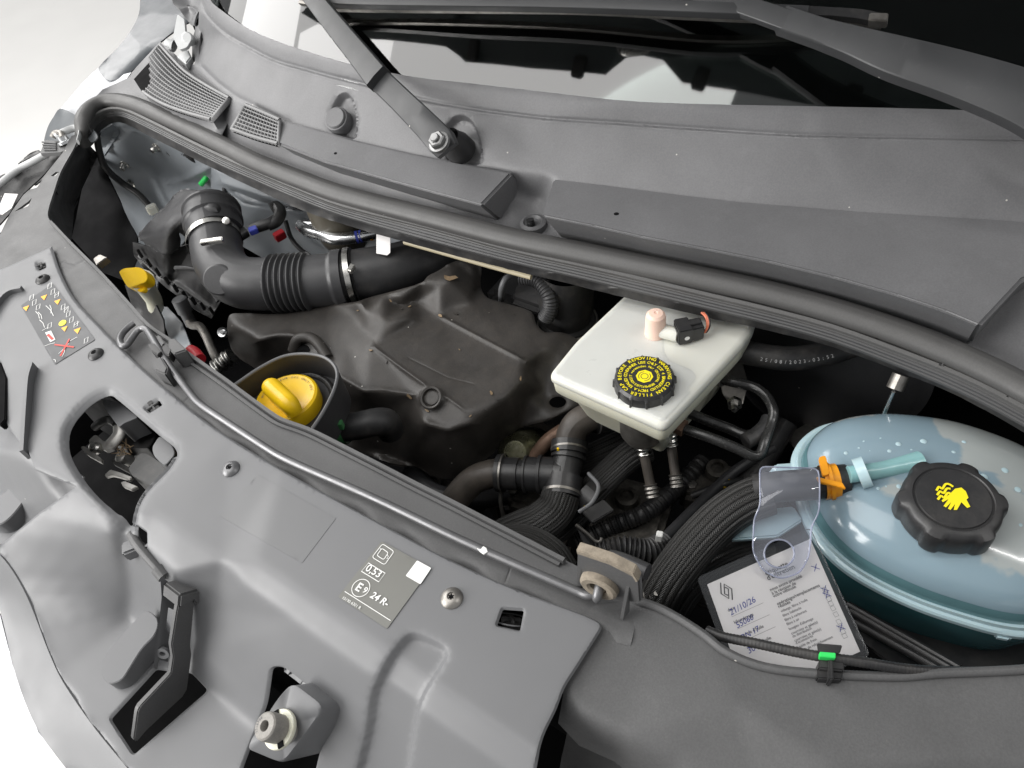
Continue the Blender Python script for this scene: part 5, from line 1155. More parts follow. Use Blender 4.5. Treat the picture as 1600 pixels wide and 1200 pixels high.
hk = thing('hooked_rod', W(1380, 650, -0.08), 'thin bright rod hanging from a small olive ferrule under the seal', 'rod')
tube('rod', [(1376, 660, -0.05), (1386, 635, -0.02), (1396, 612, 0.0)], 0.0019, 'aluminium', hk, seg=8)
tube('ferrule', [(1398, 608, 0.0), (1408, 586, 0.01)], 0.0075, 'dull_steel', hk, seg=16)
lp = thing('lower_plate', W(1250, 680, -0.2), 'grey sheet metal ledge below the brake booster', 'bracket')
slab('plate', [W(1225, 680, -0.17), W(1300, 640, -0.17), W(1330, 650, -0.17), W(1260, 720, -0.17)], (0, 0, -0.003), 'dull_steel', lp, 0.001)

# ================================================================ coolant expansion tank
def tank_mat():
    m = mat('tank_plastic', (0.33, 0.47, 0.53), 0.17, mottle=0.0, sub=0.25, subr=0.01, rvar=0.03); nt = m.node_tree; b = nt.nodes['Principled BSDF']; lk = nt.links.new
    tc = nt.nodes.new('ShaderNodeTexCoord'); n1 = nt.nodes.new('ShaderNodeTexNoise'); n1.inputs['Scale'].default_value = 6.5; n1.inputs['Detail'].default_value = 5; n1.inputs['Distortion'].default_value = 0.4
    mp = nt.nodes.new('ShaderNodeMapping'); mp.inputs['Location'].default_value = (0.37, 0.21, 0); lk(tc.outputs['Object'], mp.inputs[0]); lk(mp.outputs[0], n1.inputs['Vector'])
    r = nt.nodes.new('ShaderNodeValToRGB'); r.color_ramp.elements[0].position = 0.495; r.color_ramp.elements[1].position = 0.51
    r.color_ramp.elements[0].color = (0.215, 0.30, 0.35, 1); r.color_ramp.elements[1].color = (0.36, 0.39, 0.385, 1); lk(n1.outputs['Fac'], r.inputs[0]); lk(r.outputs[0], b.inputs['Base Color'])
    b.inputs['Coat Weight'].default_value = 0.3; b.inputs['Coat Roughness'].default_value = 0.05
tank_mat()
mat('tank_flange', (0.42, 0.56, 0.60), 0.2, mottle=0.05, sub=0.3, subr=0.006)
mat('tank_teal', (0.045, 0.135, 0.15), 0.18, mottle=0.15, sub=0.15, subr=0.006)
mat('fluid_teal', (0.10, 0.20, 0.22), 0.16, mottle=0.1, mscale=30)
mat('teal_tube', (0.24, 0.44, 0.45), 0.2, mottle=0.1, sub=0.3, subr=0.005)
tank = thing('coolant_expansion_tank', W(1450, 850, -0.16), 'pale blue translucent coolant tank with a black ribbed cap', 'coolant tank')
TO = cr([(1243, 740), (1243, 714), (1260, 687), (1293, 667), (1352, 658), (1414, 661), (1477, 671), (1539, 690), (1600, 716), (1670, 760), (1720, 830), (1730, 900), (1700, 960), (1640, 985), (1600, 990), (1555, 984), (1500, 969), (1435, 947), (1372, 918), (1320, 886), (1280, 846), (1255, 800)], 5, True)
tp = [W(x, y, -0.045) for x, y in TO]; tcn = sum(tp, Vector()) / len(tp)
def tring(k, dz): return [tcn + (p - tcn) * k + Vector((0, 0, dz)) for p in tp]
H = 0.05
rings = [tring(0.985, -0.003), tring(0.985, 0.001)] + [tring(0.955 * math.sin(a) ** 0.75, 0.002 + H * math.cos(a) ** 0.85) for a in np.linspace(math.pi / 2, 0.02, 16)]
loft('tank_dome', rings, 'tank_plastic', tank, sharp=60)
loft('fluid_band', [tring(0.9585, 0.0035), tring(0.9565, 0.008), tring(0.948, 0.013), tring(0.93, 0.0185)], 'fluid_teal', tank, cap=False, sharp=60)
loft('seam_flange', [tring(0.95, 0.006), tring(0.985, 0.007), tring(0.992, 0.003), tring(1.015, 0.002), tring(1.03, 0.0), tring(1.03, -0.004), tring(1.0, -0.005), tring(0.95, -0.005)], 'tank_flange', tank, cap=False, sharp=30)
loft('tank_base', [tring(0.985, -0.004), tring(0.99, -0.012), tring(0.965, -0.03), tring(0.9, -0.06), tring(0.78, -0.1), tring(0.6, -0.11)], 'tank_teal', tank, sharp=60)
# lugs on the flange
for pl in ([(1240, 722), (1212, 724), (1195, 745), (1205, 760), (1245, 752)], [(1190, 795), (1140, 832), (1142, 843), (1215, 838), (1255, 812), (1240, 790)], [(1558, 980), (1556, 994), (1580, 999), (1586, 992), (1590, 984)]):
    slab('tank_lug', [W(x, y, -0.045 if pl[0][0] < 1500 else -0.047) for x, y in pl], (0, 0, -0.006), 'tank_flange', tank, 0.0015)
def dome(px, py):                       # point on the dome under a pixel
    lo = None
    for dz in np.linspace(0.056, 0.0, 120):
        q = W(px, py, -0.045 + dz); d = q - tcn; d.z = 0
        a = math.atan2(d.y, d.x); best = max(((p - tcn).length * math.cos(0) for p in tp if abs(((math.atan2((p - tcn).y, (p - tcn).x) - a + math.pi) % (2 * math.pi)) - math.pi) < 0.1), default=0.1)
        k = d.length / best
        if k < 0.955:
            s = (k / 0.955) ** (1 / 0.75); h = 0.002 + H * max(0, 1 - s * s) ** 0.425
            if h >= dz: return q
    return W(px, py, -0.045)
ce = dome(1492, 800)
capn = Vector((-0.03, 0.02, 1)).normalized(); ct = W(1490, 778, 0.027)
def lob(a, r, h):
    k = math.cos(6 * a + 0.6); return (0.0036 * max(0, k) ** 0.6 if k > 0.45 and r > 0.033 else 0) if h < 0.001 else 0
lathe('cap', [(0.029, -0.032), (0.034, -0.026), (0.0355, -0.022), (0.0355, -0.008), (0.0345, -0.003), (0.032, -0.0005), (0.0285, 0.0), (0.0275, -0.0012), (0.0265, -0.0012), (0.0258, 0.0002), (0, 0.0012)], 'cap_plastic' if 'cap_plastic' in MAT else 'black_plastic', tank, ct, capn, seg=96, lobes=lob, sharp=50)
lathe('cap_neck', [(0.031, 0.012), (0.033, 0.0), (0.036, -0.012)], 'tank_plastic', tank, ct - capn * 0.04, capn, seg=40)
def icon(pts, ox=1490, oy=775):
    return [onplane(x, y, ct + capn * 0.0014, capn) for x, y in pts]
hd = icon([(1484, 772), (1492, 764), (1502, 762), (1509, 768), (1513, 778), (1510, 781), (1516, 792), (1511, 794), (1502, 785), (1495, 797), (1490, 797), (1492, 788), (1485, 797), (1481, 795), (1486, 785), (1478, 793), (1474, 791), (1482, 780), (1473, 785), (1471, 782)])
mesh_obj('hand_symbol', [p + capn * 0.0003 for p in hd], [tuple(range(len(hd)))], 'yellow_print', tank, None, flip=None)
strokes('steam_symbol', [stroke('', icon([tuple(p) for p in cr(l, 4)]), 0.0017, capn, '', None, h=0.0004) for l in ([(1463, 767), (1467, 761), (1472, 764), (1477, 757), (1483, 757), (1489, 761)], [(1464, 774), (1469, 768), (1474, 771), (1479, 764), (1485, 764)], [(1465, 781), (1470, 775), (1475, 778), (1480, 771), (1485, 771)])], 'yellow_print', tank)
q = [dome(x, y) for x, y in ((1322, 752), (1345, 745), (1380, 735), (1412, 726), (1438, 720))]
up = Vector((0, 0, 1))
tube('spout', [q[0] + up * 0.010, q[1] + up * 0.006, q[2] + up * 0.001, q[3] - up * 0.002, q[4] - up * 0.004], [0.0072, 0.0070, 0.0072, 0.0085, 0.0105], 'teal_tube', tank, seg=20)
lathe('spout_flange', [(0.0095, -0.004), (0.013, -0.004), (0.013, 0.004), (0.0095, 0.004)], 'tank_flange', tank, q[1] + up * 0.006, (q[1] - q[0]), seg=24)
for (x, y, r) in [(1404, 694, 5), (1443, 690, 6), (1506, 691, 4), (1537, 745, 7), (1590, 765, 6), (1405, 760, 5), (1418, 757, 4), (1322, 708, 4), (1390, 705, 4), (1372, 763, 3), (1490, 707, 4), (1565, 778, 6), (1594, 820, 4), (1350, 690, 2.5), (1376, 685, 2), (1360, 705, 2), (1570, 735, 6), (1385, 760, 2.5), (1424, 703, 2), (1342, 700, 2)]:
    v = dome(x, y); m = mpp(v) * r * 0.85; lathe('droplet', [(m * 1.05, -0.0003), (m, 0.0002), (m * 0.75, m * 0.2), (m * 0.4, m * 0.28), (0, m * 0.3)], 'tank_flange', tank, v, seg=12)

# overflow hose with orange clip, clear tag hanger and the service tag
oh2 = thing('expansion_tank_hose', W(1090, 880, -0.1), 'thick braided hose running from the coolant tank into the bay', 'hose')
tube('rubber_end', [(1180, 765, -0.022), (1220, 760, -0.016), (1262, 757, -0.010), (1296, 752, -0.008), (1322, 750, -0.008)], 0.0135, 'black_rubber', oh2, seg=24)
tube('braid', [(1200, 772, -0.028), (1165, 785, -0.032), (1130, 808, -0.038), (1095, 842, -0.046), (1065, 878, -0.055), (1040, 915, -0.07), (1020, 960, -0.10)], 0.0188, 'braided_sleeve', oh2, seg=36, n=8)
oc2 = thing('orange_hose_clip', W(1298, 752, -0.03), 'orange plastic clip on the tank hose end', 'clip')
tube('clip_band', [(1284, 754, -0.009), (1296, 752.4, -0.0085), (1308, 751, -0.008)], 0.0148, 'orange_plastic', oc2, seg=32, cap=False)
tube('clip_ridge', [(1293, 752.8, -0.0085), (1299, 752, -0.008)], 0.0163, 'orange_plastic', oc2, seg=32, cap=False)
slab('clip_tongue', [W(x, y, 0.008) for x, y in rounded([(1279, 714), (1290, 711), (1297, 740), (1286, 744)], 4)], (0, 0, -0.003), 'orange_plastic', oc2, 0.001)
box('clip_catch', W(1298, 755, 0.008), (0.002, -0.010, 0), (0.002, 0.002, 0), (0, 0, 0.0015), 'orange_plastic', oc2, 0.0005)
hose('second_braided_hose', 'braided hose passing under the service tag', [(1200, 850, -0.085), (1150, 862, -0.085), (1105, 885, -0.09), (1070, 915, -0.095), (1045, 955, -0.11), (1030, 990, -0.14)], 0.018)
# tag
stag = thing('service_tag', W(1230, 950, -0.06), 'white printed service card in a clear sleeve hung from a hose', 'service tag')
TL, TR, BR_ = W(1105, 913, -0.020), W(1266, 842, -0.014), W(1344, 1018, -0.030)
BL_ = TL + BR_ - TR
cn = (TR - TL).cross(BL_ - TL).normalized(); cn = cn if cn.z > 0 else -cn
ux = (TR - TL).normalized(); uy = cn.cross(ux)
slab('card', [TL, TR, BR_, BL_], cn * -0.0004, 'paper', stag, 0)
ex = 0.005
slab('sleeve', rounded([tuple(TL - ux * ex + uy * ex * 1.3), tuple(TR + ux * ex + uy * ex * 1.3), tuple(BR_ + ux * ex - uy * ex), tuple(BL_ - ux * ex - uy * ex)], 0.004) and [Vector(p) + cn * 0.0012 for p in rounded([tuple(TL - ux * ex + uy * ex * 1.6), tuple(TR + ux * ex + uy * ex * 1.6), tuple(BR_ + ux * ex - uy * ex), tuple(BL_ - ux * ex - uy * ex)], 0.004)], cn * -0.0022, 'sleeve_film', stag, 0.0003)
def onc(x, y): return onplane(x, y, TL + cn * 0.0001, cn)
def ct_(s, x, y, size, m_='ink_black', bold=0.0, shear=0.0, nm='card_lettering', rot=0.0):
    u = ux * math.cos(rot) + uy * math.sin(rot); v = cn.cross(u); text(s, onc(x, y) + cn * 0.0001, u, v, size, m_, stag, nm, bold=bold, shear=shear)
S = 0.0035
ct_('étiquette', 1197, 899, 0.0056, bold=0.01); ct_("d'entretien", 1200, 907, 0.0056, bold=0.01)
for s, x, y in (('nous avons procédé', 1204, 924), ('à la révision de', 1207, 929.5), ('votre véhicule', 1209, 934), ('opérations/remplacements', 1215, 946), ('réalisés *', 1217, 950.5)): ct_(s, x, y, S, bold=0.006)
for s, x, y in (('vidange, filtre à huile', 1221, 957), ('filtre habitacle', 1224, 964), ('filtre à carburant', 1227, 971), ('filtre à air', 1230, 977.5), ("bougies d'allumage", 1233.5, 985), ('courroies et galet(s)', 1237, 992), ('de distribution', 1239, 996.5), ('courroies et galet(s)', 1242, 1003), ("d'accessoires", 1244, 1007), ('liquide de frein', 1246, 1014), ('liquide de refroidissement', 1248, 1021)): ct_(s, x, y, 0.0028, 'ink_grey')
for s, x, y in (('date', 1138, 956), ('kilométrage', 1148, 975), ("norme d'huile", 1158.5, 996), ("vidange d'huile", 1168, 1015)): ct_(s, x, y, S, bold=0.005)
for s, x, y, sz in (('21/10/26', 1142, 962, 0.0066), ('55060', 1152, 982, 0.0062), ('RN 17', 1160, 1001, 0.006), ('30', 1170, 1022, 0.0065)): ct_(s, x, y, sz, 'ink_blue', shear=0.25, nm='handwriting', rot=0.08)
its = []
for (x, y) in ((1143, 964), (1152, 983), (1161, 1002)):
    a = onc(x, y); its.append(stroke('', [a, a + ux * 0.028], 0.0002, cn, '', None, h=0.0002))
bxs, xs = [(1288.5, 921), (1292, 929), (1295, 936), (1298, 943), (1301.5, 950.5), (1306, 960), (1310.5, 971.5), (1314, 980.5), (1317, 987), (1319.5, 993.5)], (0, 1, 7)
for i, (x, y) in enumerate(bxs):
    c = onc(x, y); h = 0.0016; its.append(stroke('', [c - ux*h - uy*h, c + ux*h - uy*h, c + ux*h + uy*h, c - ux*h + uy*h], 0.00028, cn, '', None, True, h=0.0002))
strokes('card_lines', its, 'ink_grey', stag)
xi = []
for (x, y) in [bxs[i] for i in xs] + [(1274, 887)]:
    c = onc(x, y); h = 0.0024
    for sg in (1, -1): xi.append(stroke('', [c - ux*h - uy*h*sg, c + ux*h + uy*h*sg], 0.0005, cn, '', None, h=0.0003))
strokes('handwritten_crosses', xi, 'ink_blue', stag)
lg = onc(1135, 924); 
def lgp(a, b): return lg + ux * a + uy * b
w_, h_ = 0.0042, 0.0078
strokes('emblem', [stroke('', [lgp(-0.0008, h_), lgp(-w_ - 0.0005, 0.0), lgp(-0.0012, -h_ * 0.75), lgp(w_ * 0.55, 0.0012), lgp(0.0005, h_ * 0.42)], 0.0009, cn, '', None, h=0.0003),
                   stroke('', [lgp(0.0008, -h_), lgp(w_ + 0.0005, 0.0), lgp(0.0012, h_ * 0.75), lgp(-w_ * 0.55, -0.0012), lgp(-0.0005, -h_ * 0.42)], 0.0009, cn, '', None, h=0.0003)], 'ink_black', stag)
# clear hanger: wraps the hose, then a flat strap with a round hole
hp = [(1187, 729, 0.013), (1279, 732, 0.016), (1281, 760, 0.016), (1280, 800, 0.006), (1268, 822, -0.002), (1264, 870, -0.008), (1250, 895, -0.011), (1220, 905, -0.012), (1192, 892, -0.012), (1176, 862, -0.009), (1178, 810, 0.0), (1188, 790, 0.008)]
hol = [(1217.5 + 23.5 * math.cos(a), 865 + 22 * math.sin(a)) for a in np.linspace(0, 6.2832, 28)[:-1]]
hout = rounded([h[:2] for h in hp], 10, 3)
sheet('clear_hanger', hout, hp + [(1230, 765, 0.016)], 'clear_plastic', stag, holes=[hol], blur=3, step=9, thick=0.0012)
def hz(x, y): return surf_at('clear_hanger', x, y)[0]
tube('hanger_rim', [hz(x, y) for x, y in hout] + [hz(*hout[0])], 0.0007, 'clear_rim', stag, seg=6, smooth=False)
tube('hole_rim', [hz(x, y) for x, y in hol] + [hz(*hol[0])], 0.0008, 'clear_rim', stag, seg=6, smooth=False)

# cable along the corner panel with its clip
cab = thing('bonnet_cable', W(1200, 1030, -0.02), 'black ribbed cable along the headlamp surround edge held by a green marked clip', 'cable')
tube('cable', resample([(1105, 985, 0.004), (1130, 995, 0.008), (1180, 1005, 0.014), (1240, 1018, 0.018), (1290, 1027, 0.020), (1350, 1035, 0.020), (1420, 1046, 0.016), (1500, 1050, 0.008), (1600, 1052, 0.0)], 120), lambda t, l: 0.0036 + 0.0002 * math.sin(l * 2500), 'black_rubber', cab, seg=14, n=2)
ccl = thing('cable_clip', W(1297, 1040, 0.0), 'black plastic cable clip with a green insert', 'clip')
slab('clip_flap', [W(x, y, 0.024) for x, y in [(1276, 1006), (1316, 1009), (1312, 1022), (1278, 1020)]], (0.002, 0, -0.003), 'black_plastic', ccl, 0.0006)
slab('green_insert', [W(x, y, 0.0275) for x, y in [(1281, 1018), (1306, 1020), (1306, 1028), (1281, 1026)]], (0, 0, -0.006), 'bright_green', ccl, 0.0004)
slab('clip_block', [W(x, y, 0.022) for x, y in [(1280, 1030), (1320, 1034), (1319, 1048), (1279, 1044)]], (-0.002, 0, -0.012), 'black_plastic', ccl, 0.001)
slab('clip_foot', [W(x, y, 0.0185) for x, y in [(1277, 1043), (1318, 1048), (1316, 1062), (1277, 1060)]], (-0.001, 0, -0.010), 'black_plastic', ccl, 0.001)
slab('clip_rib', [W(x, y, 0.025) for x, y in [(1295, 1030), (1302, 1031), (1303, 1062), (1296, 1061)]], (-0.001, 0, -0.012), 'black_plastic', ccl, 0.0008)
lowp = thing('radiator_shroud', W(1450, 1010, -0.15), 'black ribbed shroud below the coolant tank', 'shroud')
sheet('shroud', [(1300, 900), (1420, 940), (1560, 985), (1750, 1000), (1750, 1080), (1480, 1070), (1400, 1040), (1330, 990)], [(1300, 900, -0.12), (1560, 985, -0.12), (1750, 1000, -0.12), (1750, 1080, -0.09), (1480, 1070, -0.08), (1400, 1040, -0.08), (1330, 990, -0.10)], 'black_plastic', lowp, blur=3, step=12)
for d in ((1325, 945, 1500, 1045), (1330, 955, 1485, 1045), (1335, 972, 1465, 1045)):
    tube('shroud_rib', [(d[0], d[1], -0.10), (d[2], d[3], -0.06)], 0.0035, 'black_plastic', lowp, seg=8)
# ================================================================ bonnet prop rod
pA, pB = W(905, 868, 0.034), W(996, 903, 0.034); dirb = (pB - pA); dirb.z = 0; dirb.normalize(); nb = Vector((dirb.y, -dirb.x, 0)); nb = nb if nb.x < 0 else -nb
bb = W(940, 935, 0.016)
def stand(px, py, base):     # point on the bracket's upright plane
    return onplane(px, py, base, nb)
rod = thing('bonnet_prop_rod', W(560, 770, 0.015), 'bent grey steel bonnet prop rod lying along the carrier strip', 'prop rod')
tube('rod', [(209, 505, 0.022), (200, 512, 0.022), (191, 522, 0.022), (187.5, 532, 0.022), (191, 540, 0.022), (198, 539, 0.022), (206, 529, 0.022), (214, 518, 0.023), (222, 513, 0.024), (229, 515, 0.025), (236, 525, 0.026), (247, 543, 0.027), (270, 578, 0.026), (300, 618, 0.024), (315, 633, 0.023), (352, 658, 0.023), (421, 703, 0.023), (442, 715, 0.023), (472, 729, 0.023), (590, 781, 0.023), (725, 846, 0.023), (875, 912, 0.023), (905, 925, 0.023), (918, 930, 0.024), (932, 929, 0.026), stand(941, 916, bb) + nb * 0.010, stand(939, 911, bb) + nb * 0.003, stand(938, 910, bb) - nb * 0.006], 0.0036, 'rod_steel', rod, seg=14, n=6)
rc_ = thing('prop_rod_clip', W(258, 560, 0.015), 'grey moulded clip block holding the prop rod hook end', 'clip')
slab('clip_block', [W(x, y, 0.034) for x, y in [(236, 563), (251, 556), (262, 574), (258, 585), (240, 577)]], (0, 0, -0.022), 'carrier_plastic', rc_, 0.0015)
slab('clip_back', [W(x, y, 0.036) for x, y in [(262, 530), (272, 527), (292, 546), (272, 553), (263, 545)]], (0, 0, -0.024), 'carrier_plastic', rc_, 0.0015)
slab('clip_jaw', [W(x, y, 0.034) for x, y in [(230, 537), (240, 535), (252, 549), (246, 555), (236, 548)]], (0, 0, -0.012), 'black_plastic', rc_, 0.001)
slab('clip_jaw_rear', [W(x, y, 0.035) for x, y in [(250, 536), (256, 532), (268, 546), (264, 556), (256, 551)]], (0, 0, -0.012), 'black_plastic', rc_, 0.001)
slab('clip_post', [W(x, y, 0.036) for x, y in [(243, 524), (249, 523), (258, 536), (252, 541)]], (0, 0, -0.02), 'carrier_plastic', rc_, 0.001)
# bracket with felt grommet
br = thing('prop_rod_bracket', W(950, 940, 0.0), 'upright grey bracket with a felt grommet holding the prop rod end', 'bracket')
topb = [W(901, 858, 0.036), W(953, 875, 0.036), W(992, 894, 0.036), W(999, 905, 0.030)]
th = -nb * 0.006
faceb = [stand(x, y, bb) for x, y in ((902, 861), (953, 878), (990, 897), (999, 910), (1001, 942), (960, 940), (905, 915), (901, 890))]
slab('bracket_plate', faceb, th, 'carrier_plastic', br, 0.0012)
g0 = stand(938, 911, bb) + nb * 0.001
lathe('grommet', [(0.0065, -0.002), (0.0065, 0.0035), (0.0085, 0.005), (0.0125, 0.005), (0.0145, 0.0035), (0.0148, 0.0), (0.0148, -0.003)], 'felt', br, g0, nb, seg=40)
for (a, b) in (((978, 914), (968, 968)), ((903, 885), (896, 925))):
    s0, s1 = stand(a[0], a[1], bb), W(b[0], b[1], 0.014)
    s2 = stand(a[0], b[1] - 25, bb); s2.z = s1.z
    slab('bracket_rib', [s0, s1, s2], dirb * 0.003, 'carrier_plastic', br, 0.0004)
slab('bracket_top_edge', [stand(x, y, bb) + nb * 0.001 for x, y in ((901, 858), (953, 875), (990, 894), (998, 907), (994, 909), (988, 899), (953, 881), (902, 864))], th * 1.25, 'felt', br, 0.0006)
post = thing('black_post', W(985, 890, -0.03), 'black round plastic post behind the prop rod bracket', 'post')
tube('post', [(955, 872, 0.004), (970, 876, 0.010), (990, 884, 0.014), (1012, 894, 0.016)], 0.0068, 'duct_plastic', post, seg=18)
wpn = thing('paint_flake', W(754, 859, 0.026), 'white paint flake stuck on the prop rod', 'paint flake')
slab('flake', [W(x, y, 0.027) for x, y in [(745, 856), (751, 858), (755, 853), (760, 856), (762, 862), (756, 866), (750, 862)]], (0, 0, -0.0015), 'white_print', wpn, 0.0002)

# ================================================================ fasteners on the cover
def screw(px, py, r, label_mat='dull_steel', sh='cover_shell'):
    p, nn = surf_at(sh, px, py)
    s = lathe('screw', [(r, -0.001), (r * 1.02, 0.0008), (r * 0.85, 0.0028), (r * 0.5, 0.0042), (r * 0.36, 0.0044), (r * 0.33, 0.0030), (0, 0.0030)], label_mat, cover, p, nn, seg=30)
    star = [(p + nn * 0.00305 + axisframe(nn)[0] * math.cos(a) * r * (0.36 if k % 2 else 0.18) + axisframe(nn)[1] * math.sin(a) * r * (0.36 if k % 2 else 0.18)) for k, a in enumerate(np.arange(12) * math.pi / 6)]
    mesh_obj('screw_socket', star, [tuple(range(12))], 'shade_void', s, None)
screw(361, 733, 0.0085, 'rod_steel'); screw(706, 935, 0.0088, 'dull_steel'); screw(67, 437, 0.0088, 'black_plastic'); screw(150, 554, 0.0088, 'black_plastic')
def clip(px, py, ang, sx, sy):
    p, nn = surf_at('cover_shell', px, py); u, v, _ = axisframe(nn, (math.cos(ang), math.sin(ang), 0)); p = p - nn * 0.004
    b = box('snap_clip', p, u * sx, v * sy, nn * 0.003, 'black_plastic', cover, 0.0008)
    box('clip_bar', p + nn * 0.003, u * sx * 0.16, v * sy * 1.3, nn * 0.0022, 'carrier_plastic', b, 0.0006)
    box('clip_cross_bar', p + nn * 0.0028, u * sx * 0.8, v * sy * 0.2, nn * 0.0022, 'carrier_plastic', b, 0.0006)
    box('clip_tongue', p + nn * 0.002 + u * sx * 0.5, u * sx * 0.3, v * sy * 0.5, nn * 0.003, 'black_plastic', b, 0.0006)
clip(799, 967, 0.6, 0.011, 0.006); clip(238, 634, 1.3, 0.008, 0.005); clip(64, 414, 1.2, 0.007, 0.005)
p, nn = surf_at('cover_shell', 798, 968)
lathe('clip_seat', [(0.0155, -0.0002), (0.0160, 0.0006), (0.0168, 0.0006), (0.0173, -0.0002)], 'grey_plastic', cover, p, nn, seg=40)

# ================================================================ labels
sheet('smooth_patch', rounded([(403, 742), (525, 810), (472, 880), (343, 806)], 2), [(x, y, 0.02) for x, y in REAR] + cov_ctrl[len(REAR):], 'smooth_grey', cover, blur=5.5, step=10, thick=0.0002, lift=0.0003)
lbl = [(596.5, 846), (674, 888), (605, 983), (528.5, 933)]
pl0, pln = surf_at('cover_shell', 600, 915); 
def onl(x, y, e=0.0): 
    q = onplane(x, y, pl0 + Vector((0, 0, 0.0006)), Vector((0, 0, 1))); return q + Vector((0, 0, e))
rat = sheet('rating_label', rounded(lbl, 3), [(x, y, 0.02) for x, y in REAR] + cov_ctrl[len(REAR):], 'label_film', cover, blur=5.5, step=9, thick=0.0002, lift=0.0007)
def rs(x, y, e=0.0003):
    p, nn = surf_at('rating_label', x, y); d = Vector(ray(x, y)); q = onplane(x, y, p, nn); return q + nn * e
rn = surf_at('rating_label', 600, 915)[1]
lx = (rs(674, 888) - rs(596.5, 846)).normalized(); ly = rn.cross(lx)
sc_ = 0.55e-3
strokes('white_patch', [poly_print([rs(x, y, 0.0004) for x, y in rounded([(652, 876), (674, 888), (657, 913.5), (634, 900)], 1.5, 2)], rn)], 'white_print', cover)
def rtext(s, x, y, size, sh=0, bold=0.01): text(s, rs(x, y, 0.0005), lx, ly, size, 'white_print', cover, 'label_lettering', shear=sh, bold=bold)
rtext('0,53', 570, 891, 0.0088, bold=0.012); rtext('E', 554, 921, 0.0098, bold=0.02); rtext('9', 565.5, 925, 0.0072)
rtext('24 R-', 577.5, 933, 0.0078, sh=0.12, bold=0.02); rtext('10190 6301 R', 534, 935.5, 0.0034, bold=0.0)
def rl(pts, w=0.0005, closed=False): return stroke('', [rs(x, y, 0.0003) for x, y in pts], w, rn, '', None, closed)
cc = rs(564, 919)
strokes('label_lines', [rl([(539, 924.5), (610.5, 970)], 0.0006), rl([(576, 880), (602, 896), (592, 909.5), (565, 893)], 0.0007, True),
    rl(rounded([(598, 850), (616, 862), (601, 883), (581.5, 871)], 4), 0.0006, True), rl(rounded([(597, 857), (607, 864), (599.5, 875), (589, 868)], 3), 0.0006, True),
    rl([(594, 858), (598, 858)], 0.0006), rl([(605, 866), (607, 870), (604, 873), (607, 873)], 0.0005),
    stroke('', [cc + (lx * math.cos(a) + ly * math.sin(a)) * 0.0074 for a in np.linspace(0, 6.283, 30)[:-1]], 0.0006, rn, '', None, True)], 'white_print', cover)
st = sheet('warning_sticker', rounded([(83, 443), (149, 531), (86, 570), (33, 478)], 2), [(x, y, 0.02) for x, y in REAR] + cov_ctrl[len(REAR):], 'sticker_grey', cover, blur=5.5, step=8, thick=0.0002, lift=0.0006)
def ss(x, y, e=0.0004):
    p, nn = surf_at('warning_sticker', x, y); return onplane(x, y, p, nn) + nn * e
sn = surf_at('warning_sticker', 90, 500)[1]
tri = lambda x, y, s=5: poly_print([ss(x - s, y - s * .2), ss(x + s, y - s * .9), ss(x + s * .1, y + s * .9)], sn)
strokes('warning_triangles', [tri(69, 465), tri(90, 472), tri(41, 482), tri(101, 514), tri(121, 517, 5.5)], 'amber_print', cover)
strokes('warning_disc', [poly_print([ss(98 + 6 * math.cos(a), 505 + 4.2 * math.sin(a) - 2 * math.cos(a)) for a in np.linspace(0, 6.28, 18)[:-1]], sn)], 'yellow_print', cover)
strokes('warning_box', [poly_print([ss(71, 520), ss(80, 517), ss(87, 531), ss(79, 535)], sn)], 'white_print', cover)
strokes('warning_cross', [stroke('', [ss(86, 539), ss(116, 543)], 0.002, sn, '', None, h=0.0004), stroke('', [ss(109, 530), ss(95, 557)], 0.002, sn, '', None, h=0.0004), stroke('', [ss(75, 523), ss(83, 531)], 0.003, sn, '', None, h=0.0004)], 'red_print', cover)
sl = []
def sq(x, y, w=6, h=4, a=0.55):
    ca, sa = math.cos(a), math.sin(a); return [ss(x + w * i * ca * .6 - h * j * sa * .2, y + h * j - w * i * .28) for i, j in ((-.9, -.9), (.9, -.9), (.9, .9), (-.9, .9))]
for (x, y) in ((78, 447), (83, 456), (89, 461), (50, 465), (54, 473), (60, 480), (104, 484), (107, 491), (112, 500), (119, 507), (78, 509), (99, 480), (135, 532)):
    sl.append(stroke('', sq(x, y), 0.0006, sn, '', None, True))
for (x, y, x2, y2) in ((85, 463, 93, 458), (100, 487, 106, 480), (116, 509, 124, 503), (56, 487, 62, 498), (60, 488, 66, 499), (72, 478, 84, 494), (78, 477, 80, 490), (97, 558, 102, 545), (92, 553, 108, 537), (110, 533, 121, 527), (62, 500, 70, 512), (66, 517, 76, 512), (70, 541, 86, 536), (84, 562, 87, 566)):
    sl.append(stroke('', [ss(x, y), ss((x + x2) / 2 + 1.5, (y + y2) / 2 - 1), ss(x2, y2)], 0.0006, sn, '', None))
strokes('sticker_symbols', sl, 'white_print', cover)

